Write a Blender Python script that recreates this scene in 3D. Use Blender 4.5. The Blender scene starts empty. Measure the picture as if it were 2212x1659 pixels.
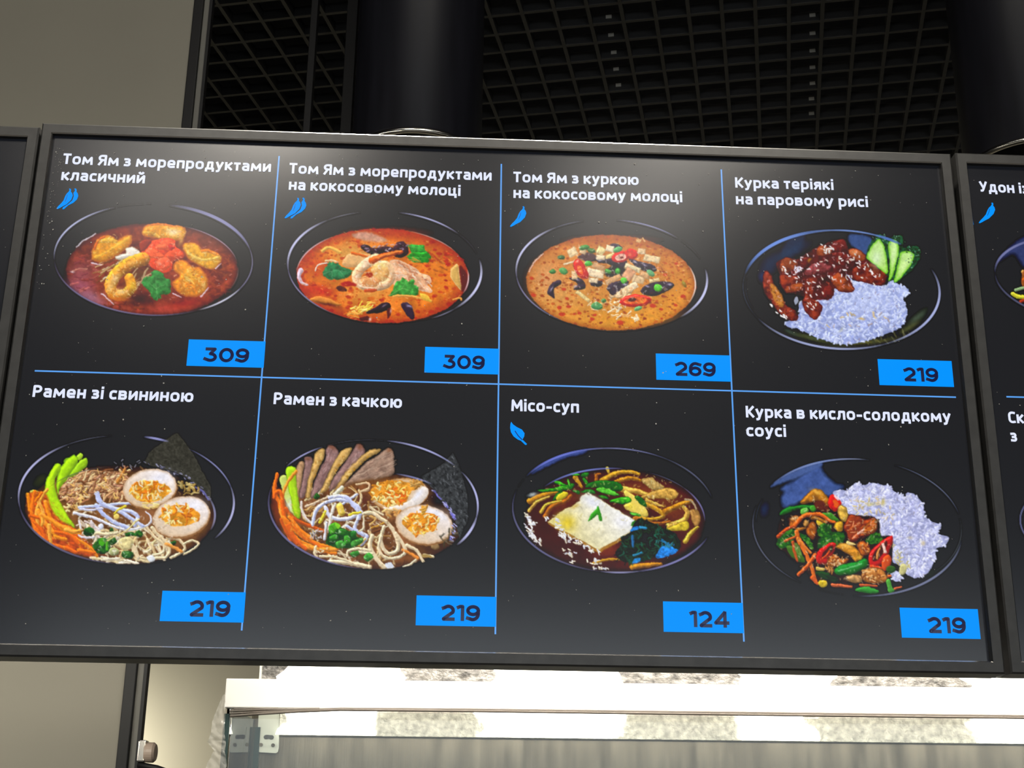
import bpy, bmesh, math, random
import numpy as np
from mathutils import Matrix, Vector

# ------------------------------------------------------------------ camera
scene = bpy.context.scene
col = scene.collection
F_PX, PITCH, ROLL = 2896.6, 0.32837, 0.01216          # focal length in photo pixels, tilt up, roll
YAW_B, YAW_G = -0.04411, 0.19473                      # yaw of the menu boards, yaw of the ceiling grid
CAM = np.array([0.0, 0.0, 1.6])

def cam_rot():
    cp, sp, cr, sr = math.cos(PITCH), math.sin(PITCH), math.cos(ROLL), math.sin(ROLL)
    base = np.array([[1, 0, 0], [0, 0, -1], [0, 1, 0]], float)
    rp = np.array([[1, 0, 0], [0, cp, sp], [0, -sp, cp]])
    rr = np.array([[cr, -sr, 0], [sr, cr, 0], [0, 0, 1]])
    return rr @ rp @ base
RC = cam_rot()
cd = bpy.data.cameras.new('camera'); cam = bpy.data.objects.new('camera', cd); col.objects.link(cam)
cd.sensor_width = 36.0; cd.lens = F_PX * 36.0 / 2212.0; cd.clip_start = 0.05; cd.clip_end = 60
m = Matrix.Identity(4)
for i in range(3):
    m[i][0] = RC[0][i]; m[i][1] = -RC[1][i]; m[i][2] = -RC[2][i]; m[i][3] = CAM[i]
cam.matrix_world = m
scene.camera = cam

# ------------------------------------------------------------------ view, world, lights
vs = scene.view_settings
vs.view_transform = 'Standard'; vs.look = 'None'; vs.exposure = 0.0; vs.gamma = 1.0; vs.use_curve_mapping = False
world = bpy.data.worlds.new('hall'); scene.world = world; world.use_nodes = True
world.node_tree.nodes['Background'].inputs[0].default_value = (0.85, 0.92, 1.0, 1)
world.node_tree.nodes['Background'].inputs[1].default_value = 0.012

def area(name, loc, target, size, power, color=(1, .95, .86), size_y=None, spread=None):
    l = bpy.data.lights.new(name, 'AREA'); o = bpy.data.objects.new(name, l); col.objects.link(o)
    l.energy = power; l.color = color; l.size = size
    if size_y: l.shape = 'RECTANGLE'; l.size_y = size_y
    if spread: l.spread = spread
    o.location = loc
    o.rotation_euler = (Vector(target) - Vector(loc)).to_track_quat('-Z', 'Y').to_euler()
    return o

def spot(name, loc, target, power, angle, color=(1, .93, .8), radius=.04):
    l = bpy.data.lights.new(name, 'SPOT'); o = bpy.data.objects.new(name, l); col.objects.link(o)
    l.energy = power; l.color = color; l.spot_size = angle; l.spot_blend = .6; l.shadow_soft_size = radius
    o.location = loc
    o.rotation_euler = (Vector(target) - Vector(loc)).to_track_quat('-Z', 'Y').to_euler()
    return o

# ceiling downlights over the customers, in front of the boards
area('hall_downlight', (0.75, -0.35, 3.95), (0.0, 1.53, 2.2), .35, 30, (1, .93, .82))
area('hall_downlight', (-0.6, -0.7, 3.95), (-0.2, 1.53, 2.2), .35, 22, (1, .93, .82))
area('hall_ceiling_panel', (-1.28, -2.5, 4.40), (-1.28, -2.3, 0.0), .6, 13, (1, .94, .86))
area('hall_ceiling_panel', (0.87, -2.45, 4.40), (0.87, -2.3, 0.0), .6, 13, (1, .94, .86))
area('hall_linear_light', (0.2, 0.85, 3.97), (0.2, 1.0, 2.0), 3.2, 12, (1, .95, .88), size_y=.06)
# unseen soft light added behind the camera for the haze low on the screens
area('haze_fill_light', (0.7, -3.5, 2.05), (0.7, 1.5, 2.0), 5.2, 54, (.88, .95, 1), size_y=.8)
# track spots above and behind the boards
spot('track_spot', (-0.36, 2.5, 3.98), (-0.33, 1.53, 2.46), 600, .42)
spot('track_spot', (0.27, 2.5, 3.98), (0.24, 1.53, 2.46), 800, .4)
# unseen strip lights added behind the boards to brighten counter and partition
area('hidden_strip_fill', (0.55, 1.66, 2.02), (0.55, 2.15, 1.55), 1.7, 15, (1, .94, .84), size_y=.05)
area('case_fill_light', (0.8, 1.935, 1.778), (0.8, 2.1, 1.757), 2.3, 1.9, (1, .94, .82), size_y=.012)  # unseen fill added to brighten the back band of the case
area('hidden_strip_fill', (-1.5, 1.72, 2.0), (-1.5, 2.9, 1.7), 1.6, 15, (1, .95, .82), size_y=.05)
# unseen light added behind the partition for the gradient on the back wall
area('wall_gradient_fill', (-1.84, 5.04, 1.8), (-1.7, 5.3, 1.75), .2, 13, (1, .96, .82))

# ------------------------------------------------------------------ helpers
UB = np.array([math.cos(YAW_B), -math.sin(YAW_B), 0.0]); NB = np.array([math.sin(YAW_B), math.cos(YAW_B), 0.0])
D0 = 1.53                                              # distance of the board fronts from the lens

def rays(px, py):
    px = np.asarray(px, float); py = np.asarray(py, float)
    d = np.stack([(px - 1106) / F_PX, (py - 829.5) / F_PX, np.ones_like(px)], -1)
    return d @ RC                                      # = RC^T d

def on_plane(px, py, depth):
    """world point of a photo pixel on the plane parallel to the boards at that depth"""
    d = rays(px, py); t = depth / (d @ NB)
    return CAM + d * t[..., None]

def on_y(px, py, y):
    d = rays(px, py); t = y / d[..., 1]
    return CAM + d * t[..., None]

def uvb(px, py, depth):
    p = on_plane(px, py, depth) - CAM
    return p @ UB, p[..., 2]

def mesh_obj(name, verts, faces, mat, parent=None, smooth=False):
    me = bpy.data.meshes.new(name); me.from_pydata([tuple(map(float, v)) for v in verts], [], [tuple(f) for f in faces]); me.update()
    o = bpy.data.objects.new(name, me); col.objects.link(o)
    if mat: me.materials.append(mat)
    if parent: o.parent = parent
    if smooth:
        for p in me.polygons: p.use_smooth = True
    return o

def bm_obj(name, bm, mat, parent=None, smooth=False):
    me = bpy.data.meshes.new(name); bmesh.ops.recalc_face_normals(bm, faces=bm.faces[:]); bm.to_mesh(me); bm.free()
    o = bpy.data.objects.new(name, me); col.objects.link(o)
    if mat: me.materials.append(mat)
    if parent: o.parent = parent
    if smooth:
        for p in me.polygons: p.use_smooth = True
    return o

def tag(o, label, cat, group=None):
    o['label'] = label; o['category'] = cat
    if group: o['group'] = group
    return o

def structure(o, label=None, cat=None):
    o['kind'] = 'structure'
    if label: o['label'] = label
    if cat: o['category'] = cat
    return o

def empty(name, loc):
    o = bpy.data.objects.new(name, None); col.objects.link(o); o.location = loc; o.empty_display_size = .05
    return o

def box_bm(bm, x0, x1, y0, y1, z0, z1, bevel=0):
    ret = bmesh.ops.create_cube(bm, size=1)
    vs_ = ret['verts']
    for v in vs_:
        v.co = Vector((x0 + (v.co.x + .5) * (x1 - x0), y0 + (v.co.y + .5) * (y1 - y0), z0 + (v.co.z + .5) * (z1 - z0)))
    if bevel:
        es = list({e for v in vs_ for e in v.link_edges})
        bmesh.ops.bevel(bm, geom=es, offset=bevel, segments=2, affect='EDGES', profile=.5)

def box(name, x0, x1, y0, y1, z0, z1, mat, parent=None, bevel=0):
    bm = bmesh.new(); box_bm(bm, x0, x1, y0, y1, z0, z1, bevel)
    return bm_obj(name, bm, mat, parent)

def tube_bm(bm, pts, r, seg=10, caps=True):
    pts = [Vector(p) for p in pts]; rings = []
    for i, p in enumerate(pts):
        d = (pts[min(i + 1, len(pts) - 1)] - pts[max(i - 1, 0)]).normalized()
        a = d.cross(Vector((0, 0, 1)))
        if a.length < 1e-4: a = d.cross(Vector((1, 0, 0)))
        a.normalize(); b = d.cross(a)
        rr = r[i] if isinstance(r, (list, tuple)) else r
        rings.append([bm.verts.new(p + (a * math.cos(2 * math.pi * k / seg) + b * math.sin(2 * math.pi * k / seg)) * rr) for k in range(seg)])
    for A, B in zip(rings, rings[1:]):
        for k in range(seg): bm.faces.new((A[k], A[(k + 1) % seg], B[(k + 1) % seg], B[k]))
    if caps: bm.faces.new(rings[0][::-1]); bm.faces.new(rings[-1])

def lathe_bm(bm, prof, cx, cy, seg=64):
    rings = [[bm.verts.new((cx + r * math.cos(2 * math.pi * k / seg), cy + r * math.sin(2 * math.pi * k / seg), z)) for k in range(seg)] for r, z in prof]
    for A, B in zip(rings, rings[1:]):
        for k in range(seg): bm.faces.new((A[k], A[(k + 1) % seg], B[(k + 1) % seg], B[k]))

# ------------------------------------------------------------------ materials
def srgb(r, g=None, b=None):
    if g is None: r, g, b = r
    f = lambda c: (c / 255 / 12.92) if c <= 10.31 else ((c / 255 + .055) / 1.055) ** 2.4
    return (f(r), f(g), f(b))

def mat(name, base, rough=.5, metal=0., noise=None, bump=None, emit=None, emit_s=1., spec=.5, coat=0.):
    m = bpy.data.materials.new(name); m.use_nodes = True
    nt = m.node_tree; bs = nt.nodes['Principled BSDF']
    bs.inputs['Base Color'].default_value = (*base, 1); bs.inputs['Roughness'].default_value = rough
    bs.inputs['Metallic'].default_value = metal; bs.inputs['Specular IOR Level'].default_value = spec
    bs.inputs['Coat Weight'].default_value = coat
    tc = nt.nodes.new('ShaderNodeTexCoord')
    if noise:                                          # (scale xyz, amount, base scale)
        mp = nt.nodes.new('ShaderNodeMapping'); mp.inputs['Scale'].default_value = noise[0]
        nt.links.new(tc.outputs['Object'], mp.inputs[0])
        nz = nt.nodes.new('ShaderNodeTexNoise'); nz.inputs['Scale'].default_value = noise[2]; nz.inputs['Detail'].default_value = 6
        nt.links.new(mp.outputs[0], nz.inputs['Vector'])
        mr = nt.nodes.new('ShaderNodeMapRange'); mr.inputs[1].default_value = .3; mr.inputs[2].default_value = .7
        mr.inputs[3].default_value = 1 - noise[1]; mr.inputs[4].default_value = 1 + noise[1]
        nt.links.new(nz.outputs['Fac'], mr.inputs[0])
        vm = nt.nodes.new('ShaderNodeVectorMath'); vm.operation = 'SCALE'; vm.inputs[0].default_value = base
        nt.links.new(mr.outputs[0], vm.inputs['Scale']); nt.links.new(vm.outputs[0], bs.inputs['Base Color'])
    if bump:                                           # (scale xyz, strength, base scale)
        mp = nt.nodes.new('ShaderNodeMapping'); mp.inputs['Scale'].default_value = bump[0]
        nt.links.new(tc.outputs['Object'], mp.inputs[0])
        nz = nt.nodes.new('ShaderNodeTexNoise'); nz.inputs['Scale'].default_value = bump[2]; nz.inputs['Detail'].default_value = 4
        nt.links.new(mp.outputs[0], nz.inputs['Vector'])
        bp = nt.nodes.new('ShaderNodeBump'); bp.inputs['Strength'].default_value = bump[1]; bp.inputs['Distance'].default_value = .01
        nt.links.new(nz.outputs['Fac'], bp.inputs['Height']); nt.links.new(bp.outputs[0], bs.inputs['Normal'])
    if emit:
        bs.inputs['Emission Color'].default_value = (*emit, 1); bs.inputs['Emission Strength'].default_value = emit_s
    return m

SCREEN_BASE, SCREEN_ROUGH = (.012, .012, .013), .215
def screen_mat(name, rgb=None):
    """matte screen glass; rgb = colour of the lit pixels"""
    if rgb is None: return mat(name, SCREEN_BASE, SCREEN_ROUGH, emit=(.0035, .0042, .0065), emit_s=1)
    return mat(name, SCREEN_BASE, SCREEN_ROUGH, emit=srgb(rgb), emit_s=1)

M_PANEL = screen_mat('screen_glass')
M_TEXT = screen_mat('lit_white_text', (226, 232, 255))
M_LINE = screen_mat('lit_blue_line', (88, 160, 240))
M_TAG = mat('lit_blue_tag', (0, .004, .02), .3, emit=srgb(0, 148, 255), spec=.1)
M_DIGIT = screen_mat('dark_digits', (16, 22, 62))
M_PIC = mat('lit_picture', SCREEN_BASE, SCREEN_ROUGH)
nt = M_PIC.node_tree; at_ = nt.nodes.new('ShaderNodeAttribute'); at_.attribute_name = 'picture'
nt.links.new(at_.outputs['Color'], nt.nodes['Principled BSDF'].inputs['Emission Color']); nt.nodes['Principled BSDF'].inputs['Emission Strength'].default_value = 1
M_FRAME = mat('black_anodised_frame', (.043, .042, .04), .42, .2, noise=((1, 1, 1), .18, 60))
M_GLINT = mat('glint_lip', (.62, .6, .56), .2, 1.)  # polished chamfer added so the frame edge shows a bright highlight line
M_FRAMEBACK = mat('black_back_cover', (.02, .02, .02), .6)
M_DUST = mat('pale_dust', (.42, .4, .36), .9)
M_WALL = mat('grey_painted_wall', (.17, .16, .128), .75, noise=((1, 1, 1), .04, 3))
M_WALLB = mat('beige_painted_wall', (.55, .51, .40), .8, noise=((1, 1, 1), .04, 2))
M_FLOOR = mat('grey_floor_tile', (.2, .19, .18), .45, noise=((1, 1, 1), .15, 4))
M_SLAB = mat('dark_painted_slab', (.012, .013, .02), .9)
M_SLAT = mat('black_grid_slat', (.031, .030, .030), .6)
M_SLATCLIP = mat('bare_metal_clip', (.5, .48, .42), .5)
M_BLACK = mat('black_profile', (.008, .008, .0085), .5, spec=.2)
M_GREYTRIM = mat('grey_profile', (.1, .097, .084), .6)
M_DUCT = mat('black_satin_metal', (.008, .008, .011), .42, .0, spec=.15, noise=((6, 6, .6), .3, 5))
M_CHROME = mat('polished_chrome', (.75, .72, .66), .18, 1.)
M_STEEL = mat('brushed_steel', (.15, .13, .10), .42, .8, noise=((9, 1, 1.2), .5, 5), bump=((60, 3, 3), .05, 4))
M_FOIL = mat('mottled_steel', (.2, .19, .175), .35, .3, noise=((1, 1, 2.2), .75, 70), bump=((1, 1, 1.5), .8, 60))  # crinkle highlights are put into the colour noise
M_FOIL_BRIGHT = mat('brightened_mottled_steel', (.75, .72, .64), .4, 0., noise=((1, 1, 1), .35, 110), bump=((1, 1, 1), .8, 90))  # lighter copy of the steel, lamp glare and crinkle highlights in its colour
M_WHITE = mat('white_enamel', (.85, .83, .78), .35)
M_GLARE = mat('glowing_lamp_reflection', (.9, .9, .9), .5, emit=(1, .96, .86), emit_s=3.6)  # glow standing in for lamps mirrored in the steel
M_GASKET = mat('taupe_gasket', (.16, .135, .11), .45)
M_BRACKET = mat('pale_enamel_bracket', (.62, .63, .56), .4)
M_DARKHOLE = mat('dark_recess', (.05, .05, .045), .7)
M_KNOB = mat('brown_knob', (.32, .25, .2), .45)

def glass_mat(name, tint, rough=.0):
    m = bpy.data.materials.new(name); m.use_nodes = True; nt = m.node_tree
    for n in list(nt.nodes):
        if n.type != 'OUTPUT_MATERIAL': nt.nodes.remove(n)
    out = [n for n in nt.nodes if n.type == 'OUTPUT_MATERIAL'][0]
    tr = nt.nodes.new('ShaderNodeBsdfTransparent'); tr.inputs[0].default_value = (*tint, 1)
    gl = nt.nodes.new('ShaderNodeBsdfGlossy'); gl.inputs['Roughness'].default_value = rough
    fr = nt.nodes.new('ShaderNodeFresnel'); fr.inputs[0].default_value = 1.28
    mx = nt.nodes.new('ShaderNodeMixShader')
    nt.links.new(fr.outputs[0], mx.inputs[0]); nt.links.new(tr.outputs[0], mx.inputs[1]); nt.links.new(gl.outputs[0], mx.inputs[2])
    nt.links.new(mx.outputs[0], out.inputs[0])
    return m
M_GLASS = glass_mat('clear_glass', (.96, .98, .965))
M_GLASSEDGE = mat('green_glass_edge', (.008, .028, .02), .3)
M_FILM = bpy.data.materials.new('crinkled_clear_film'); M_FILM.use_nodes = True
b_ = M_FILM.node_tree.nodes['Principled BSDF']
b_.inputs['Base Color'].default_value = (.6, .58, .52, 1); b_.inputs['Roughness'].default_value = .25; b_.inputs['Alpha'].default_value = .36

# ------------------------------------------------------------------ setting
ZC = 4.03                                              # top of the open-cell ceiling grid
structure(box('floor', -5, 6, -5, 6, -.1, 0, M_FLOOR))
ceiling = structure(box('ceiling', -5, 6, -5, 6, 4.45, 4.55, M_SLAB))
structure(box('wall_back', -5, 6, 5.3, 5.4, 0, 4.45, M_WALLB))
XE = -0.729                                            # free edge of the grey partition
wl = structure(box('wall_left', -4.9, XE, 2.6, 2.618, 0, 4.45, M_WALL))
t1 = structure(box('trim_1', XE, XE + .0215, 2.592, 2.618, 0, 4.45, M_BLACK, bevel=.002))
t2 = structure(box('trim_2', XE + .0215, XE + .034, 2.603, 2.618, 0, 4.45, M_GREYTRIM))
t3 = structure(box('trim_3', XE + .034, XE + .0405, 2.598, 2.618, 0, 4.45, M_BLACK))

# open-cell ceiling grid: every slat its own piece
V1 = np.array([math.sin(YAW_G), math.cos(YAW_G), 0.]); V2 = np.array([math.cos(YAW_G), -math.sin(YAW_G), 0.])
HC = ZC - 1.6; CELL = .0411 * HC
A0, A1, B0, B1 = -3.0, 2.6, 0.3, 5.4
def slat_mesh(name, length):
    bm = bmesh.new(); box_bm(bm, -length / 2, length / 2, -.0058, .0058, -.034, 0)
    me = bpy.data.meshes.new(name); bm.to_mesh(me); bm.free(); me.materials.append(M_SLAT); return me
me_h = slat_mesh('slat', A1 - A0); me_v = slat_mesh('slat', B1 - B0)
def slat(me, p, ang):
    o = bpy.data.objects.new('slat', me); col.objects.link(o); o.location = p; o.rotation_euler = (0, 0, ang); o.parent = ceiling
H_POS = []
k = 0
for n in range(1, 56):
    b = (n + .58) * CELL
    if not (B0 < b < B1): continue
    H_POS.append(b); c = V1 * b + V2 * (A0 + A1) / 2
    slat(me_h, (c[0], c[1], ZC), -YAW_G)
for n in range(-40, 40):
    a = (-.026 + .0412 * n) * HC
    if not (A0 < a < A1): continue
    c = V2 * a + V1 * (B0 + B1) / 2
    slat(me_v, (c[0], c[1], ZC - .001), math.pi / 2 - YAW_G)
bm = bmesh.new(); box_bm(bm, -.009, .009, -.0015, .0015, -.012, 0, 0)
me_c = bpy.data.meshes.new('clip'); bm.to_mesh(me_c); bm.free(); me_c.materials.append(M_SLATCLIP)
for px, py in [(1312, 8), (1315, 44), (1320, 82), (1326, 122), (1331, 158), (1336, 192), (1755, 32), (1755, 70), (1755, 108), (1755, 145), (1755, 180), (1753, 213), (1753, 245)]:
    d = rays(px, py); q = d * (HC - .012) / d[2]
    b = min(H_POS, key=lambda h: abs(h - q @ V1)); t = (b - .0078) / (d @ V1); q = CAM + d * t
    o = bpy.data.objects.new('clip', me_c); col.objects.link(o); o.location = (q[0], q[1], ZC - .008); o.rotation_euler = (0, 0, -YAW_G); o.parent = ceiling

# slim posts in front of the grid
for px, w, lab in ((657, .017, 'thin black square post nearer the grey partition wall'), (737, .027, 'wider black square post beside the black hanging duct')):
    p = on_y(px, 270, 3.0)
    r = empty('black_post', (float(p[0]) + w / 2, 3.0, 0)); tag(r, lab, 'post')
    box('shaft', -w / 2, w / 2, -.015, .015, .012, 4.45, M_BLACK, r, .0012)
    box('foot_plate', -.03, .03, -.03, .03, 0, .012, M_BLACK, r, .002)

# black hanging ducts with chrome rims
def duct(px_c, px_apex, py_apex, lab):
    R = .149
    c = on_y(px_c, py_apex, 2.75); z = float(on_y(px_apex, py_apex, 2.75 - R)[2])
    r = empty('hanging_duct', (float(c[0]), 2.75, z)); tag(r, lab, 'duct', 'black ducts hanging behind the menu boards')
    bm = bmesh.new(); lathe_bm(bm, [(R - .004, .008), (R, .012), (R, 4.45 - z)], 0, 0, 96); bm_obj('pipe', bm, M_DUCT, r, True)
    bm = bmesh.new(); lathe_bm(bm, [(R - .012, .012), (R - .012, 0), (R - .008, -.002), (R + .001, 0), (R + .0015, .006), (R - .001, .0095), (R - .005, .010)], 0, 0, 96); bm_obj('chrome_rim', bm, M_CHROME, r, True)
    bm = bmesh.new(); lathe_bm(bm, [(R - .012, .012), (R - .03, .05), (R - .05, .16), (.002, .17)], 0, 0, 64); bm_obj('reflector', bm, M_BLACK, r, True)
duct(902, 897, 282, 'black hanging duct with chrome rim behind the eight-dish menu board')
duct(2222, 2218, 296, 'black hanging duct with chrome rim behind the udon menu board')

# ------------------------------------------------------------------ food counter with glass case
YF, YB = 1.90, 2.11                                    # front pane and back panel of the case
XL = float(on_y(487, 1500, YF)[0]); XR = 2.1
ZF0 = float(on_y(490, 1529, YF)[2]); ZF1 = float(on_y(490, 1466, YF)[2])
counter = empty('food_counter', ((XL + XR) / 2, 2.0, 0)); tag(counter, 'steel food counter carrying the glass display case', 'counter')
cx_ = (XL + XR) / 2
box('body', XL - cx_, XR - cx_, -.12, .5, .08, 1.16, M_STEEL, counter, .004)
box('plinth', XL - cx_ + .03, XR - cx_ - .03, -.08, .46, 0, .08, M_BLACK, counter)
box('worktop', XL - cx_ - .02, XR - cx_ + .02, -.14, .52, 1.16, 1.20, M_STEEL, counter, .004)
case = empty('glass_display_case', (XL, YF, 1.20)); tag(case, 'glass and steel display case with glowing white fascia under the menu boards', 'display case')
def cb(name, x0, x1, y0, y1, z0, z1, m_, bevel=0, parent=None):
    if parent is None: return box(name, x0 - XL, x1 - XL, y0 - YF, y1 - YF, z0 - 1.2, z1 - 1.2, m_, case, bevel)
    o = box(name, x0 - XL, x1 - XL, y0 - YF, y1 - YF, z0 - 1.2, z1 - 1.2, m_, parent, bevel); return o
cb('fascia', XL, XR, YF - .004, YF + .02, ZF0, ZF1, M_WHITE, .0015)
cb('top_cover', XL + .002, XR, YF + .02, YB + .2, ZF1 - .006, ZF1, M_WHITE)
XG = XL + .0075
cb('side_pane', XL + .004, XG, YF, YB, 1.2, ZF0, M_GLASS)
cb('side_pane_edge', XL + .0008, XG + .002, YF - .004, YF - .0002, 1.2, ZF0 - .008, M_GLASSEDGE, .0008)
cb('front_pane', XG + .003, XR, YF + .001, YF + .006, 1.2, ZF0 - .004, M_GLASS)
cb('back_panel', XL, XR, YB, YB + .01, 1.2, ZF1 - .006, M_STEEL)
cb('corner_profile', XG, XG + .008, YB - .008, YB, 1.2, ZF0 - .01, M_GLASSEDGE)
# crumpled gasket strips under the fascia
def path_y(pts, y): return [tuple(on_y(px, py, y) - np.array([XL, YF, 1.2])) for px, py in pts]
gpaths = [[(497, 1547), (560, 1542), (640, 1537), (735, 1533), (1000, 1535.5), (1500, 1542), (2000, 1548), (2480, 1553.5)],
          [(497, 1541), (560, 1538), (640, 1534.5), (735, 1530.5), (1000, 1532), (1500, 1538), (2000, 1544), (2480, 1549.5)],
          [(497, 1535.5), (580, 1533), (690, 1531)], [(505, 1531.5), (600, 1530.5)]]
for gp, r_ in zip(gpaths, (.0019, .0014, .0016, .0014)):
    bm = bmesh.new(); tube_bm(bm, path_y(gp, YF - .006), r_, 8); bm_obj('gasket_strip', bm, M_GASKET, case, True)
# end cap at the left end of the upper canopy
# upper canopy: mottled steel with lamp reflections added as glowing patches
YC = 2.02
zc0, zc1 = ZF1, ZF1 + .12
xa = float(on_y(566, 1450, YC)[0])
cb('canopy', xa, XR, YC, YC + .03, zc0, zc1, M_FOIL)
cb('canopy_end', xa - .003, xa, YC - .004, YC + .03, zc0, zc1, M_BRACKET)
def glare_poly(a, b, y_px, yd, z0, z1, th, seed):
    """glowing patch standing in for a lamp reflection, with uneven ends"""
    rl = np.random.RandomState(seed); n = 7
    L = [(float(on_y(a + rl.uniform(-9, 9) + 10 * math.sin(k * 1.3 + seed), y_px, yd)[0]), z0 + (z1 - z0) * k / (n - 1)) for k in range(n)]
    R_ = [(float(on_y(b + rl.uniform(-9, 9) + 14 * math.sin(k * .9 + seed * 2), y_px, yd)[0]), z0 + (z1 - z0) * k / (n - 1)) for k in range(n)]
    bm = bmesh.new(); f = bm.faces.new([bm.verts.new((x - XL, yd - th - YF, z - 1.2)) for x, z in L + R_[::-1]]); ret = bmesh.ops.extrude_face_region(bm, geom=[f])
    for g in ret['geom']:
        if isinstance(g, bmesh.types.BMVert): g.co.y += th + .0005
    return bm_obj('lamp_reflection', bm, M_GLARE, case)
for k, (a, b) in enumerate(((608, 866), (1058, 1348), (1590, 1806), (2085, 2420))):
    glare_poly(a, b, 1450, YC, zc0 + .0005, zc0 + .05, .003, k + 3)
# back band inside the case, its lamp reflections also glowing patches
YL = YB - .012
zt = ZF1 - .008; zb = float(on_y(605, 1588, YL)[2])
xs0 = float(on_y(603, 1570, YL)[0])
cb('steel_band', xs0, XR, YL, YB, zb, zt, M_FOIL_BRIGHT, .001)
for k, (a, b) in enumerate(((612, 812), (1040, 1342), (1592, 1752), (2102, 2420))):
    glare_poly(a, b, 1570, YL, zb + .0008, zt, .003, k + 11)
# hanger plate with keyhole and two screws
def plate():
    yb = YB - .004
    pts = [(559, 1536), (604, 1536), (602, 1616), (600, 1624), (596, 1627), (561, 1625), (556, 1622), (555, 1616)]
    v = [on_y(px, py, yb - .003) - np.array([XL, YF, 1.2]) for px, py in pts]
    bm = bmesh.new(); f = bm.faces.new([bm.verts.new(tuple(p)) for p in v]); ret = bmesh.ops.extrude_face_region(bm, geom=[f])
    for g in ret['geom']:
        if isinstance(g, bmesh.types.BMVert): g.co.y += .004
    pl = bm_obj('hanger_plate', bm, M_BRACKET, case)
    hp = [(569, 1592), (572, 1588), (577, 1587), (583, 1588), (589, 1588), (592, 1592), (590, 1597), (585, 1598), (581, 1596), (577, 1597), (572, 1597)]
    v = [on_y(px, py, yb - .0036) - np.array([XL, YF, 1.2]) for px, py in hp]
    bm = bmesh.new(); bm.faces.new([bm.verts.new(tuple(p)) for p in v]); bm_obj('keyhole', bm, M_DARKHOLE, pl)
    for px, py in ((564, 1609), (590, 1610)):
        c = on_y(px, py, yb - .003) - np.array([XL, YF, 1.2]); bm = bmesh.new()
        tube_bm(bm, [(c[0], c[1], c[2]), (c[0], c[1] - .002, c[2])], .0028, 16); bm_obj('screw', bm, M_STEEL, pl)
plate()

# crinkled cling film stuck to the outside of the case
rf = np.random.RandomState(4)
cpts = [(484, 1500, 3), (478, 1530, 12), (472, 1560, 18), (470, 1585, 20), (468, 1602, 26), (474, 1622, 16), (470, 1640, 24), (466, 1665, 32), (462, 1700, 36)]
vv, ff = [], []; NW = 7
cp = []
for (a, b) in zip(cpts, cpts[1:]):
    for t in np.linspace(0, 1, 4, endpoint=False): cp.append([a[i] * (1 - t) + b[i] * t for i in range(3)])
for i, (x, y, w) in enumerate(cp):
    for j in range(NW):
        q = on_y(x - w * .75 + w * 1.5 * j / (NW - 1) + rf.uniform(-.9, .9), y + rf.uniform(-.8, .8), YF - .006 + rf.uniform(-.0022, .0022))
        vv.append(q - np.array([XL - .01, YF, 1.2]))
for i in range(len(cp) - 1):
    for j in range(NW - 1):
        a = i * NW + j; ff.append((a, a + 1, a + NW + 1)); ff.append((a, a + NW + 1, a + NW))
film = empty('cling_film', (XL - .01, YF, 1.2)); tag(film, 'crinkled clear plastic film hanging off the left end of the case', 'plastic film')
mesh_obj('crumpled_sheet', vv, ff, M_FILM, film, True)

# door fitting on the black edge of the partition
q0 = on_y(325, 1622, 2.6)
fit = empty('door_fitting', (XE + .045, 2.6, float(q0[2]) - .025)); tag(fit, 'small chrome and brown door fitting on the edge of the grey partition', 'fitting')
box('chrome_bracket', -.006, .009, -.012, .012, .004, .044, M_CHROME, fit, .003)
bm = bmesh.new(); tube_bm(bm, [(.007, 0, .022), (.012, 0, .022), (.022, 0, .022), (.026, 0, .022)], [.017, .0185, .0185, .015], 24); bm_obj('brown_knob', bm, M_KNOB, fit, False)
bm = bmesh.new(); tube_bm(bm, [(-.005, 0, .0), (.03, .0, -.006), (.08, 0, -.022)], .006, 10); bm_obj('arm', bm, M_BLACK, fit, True)

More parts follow.
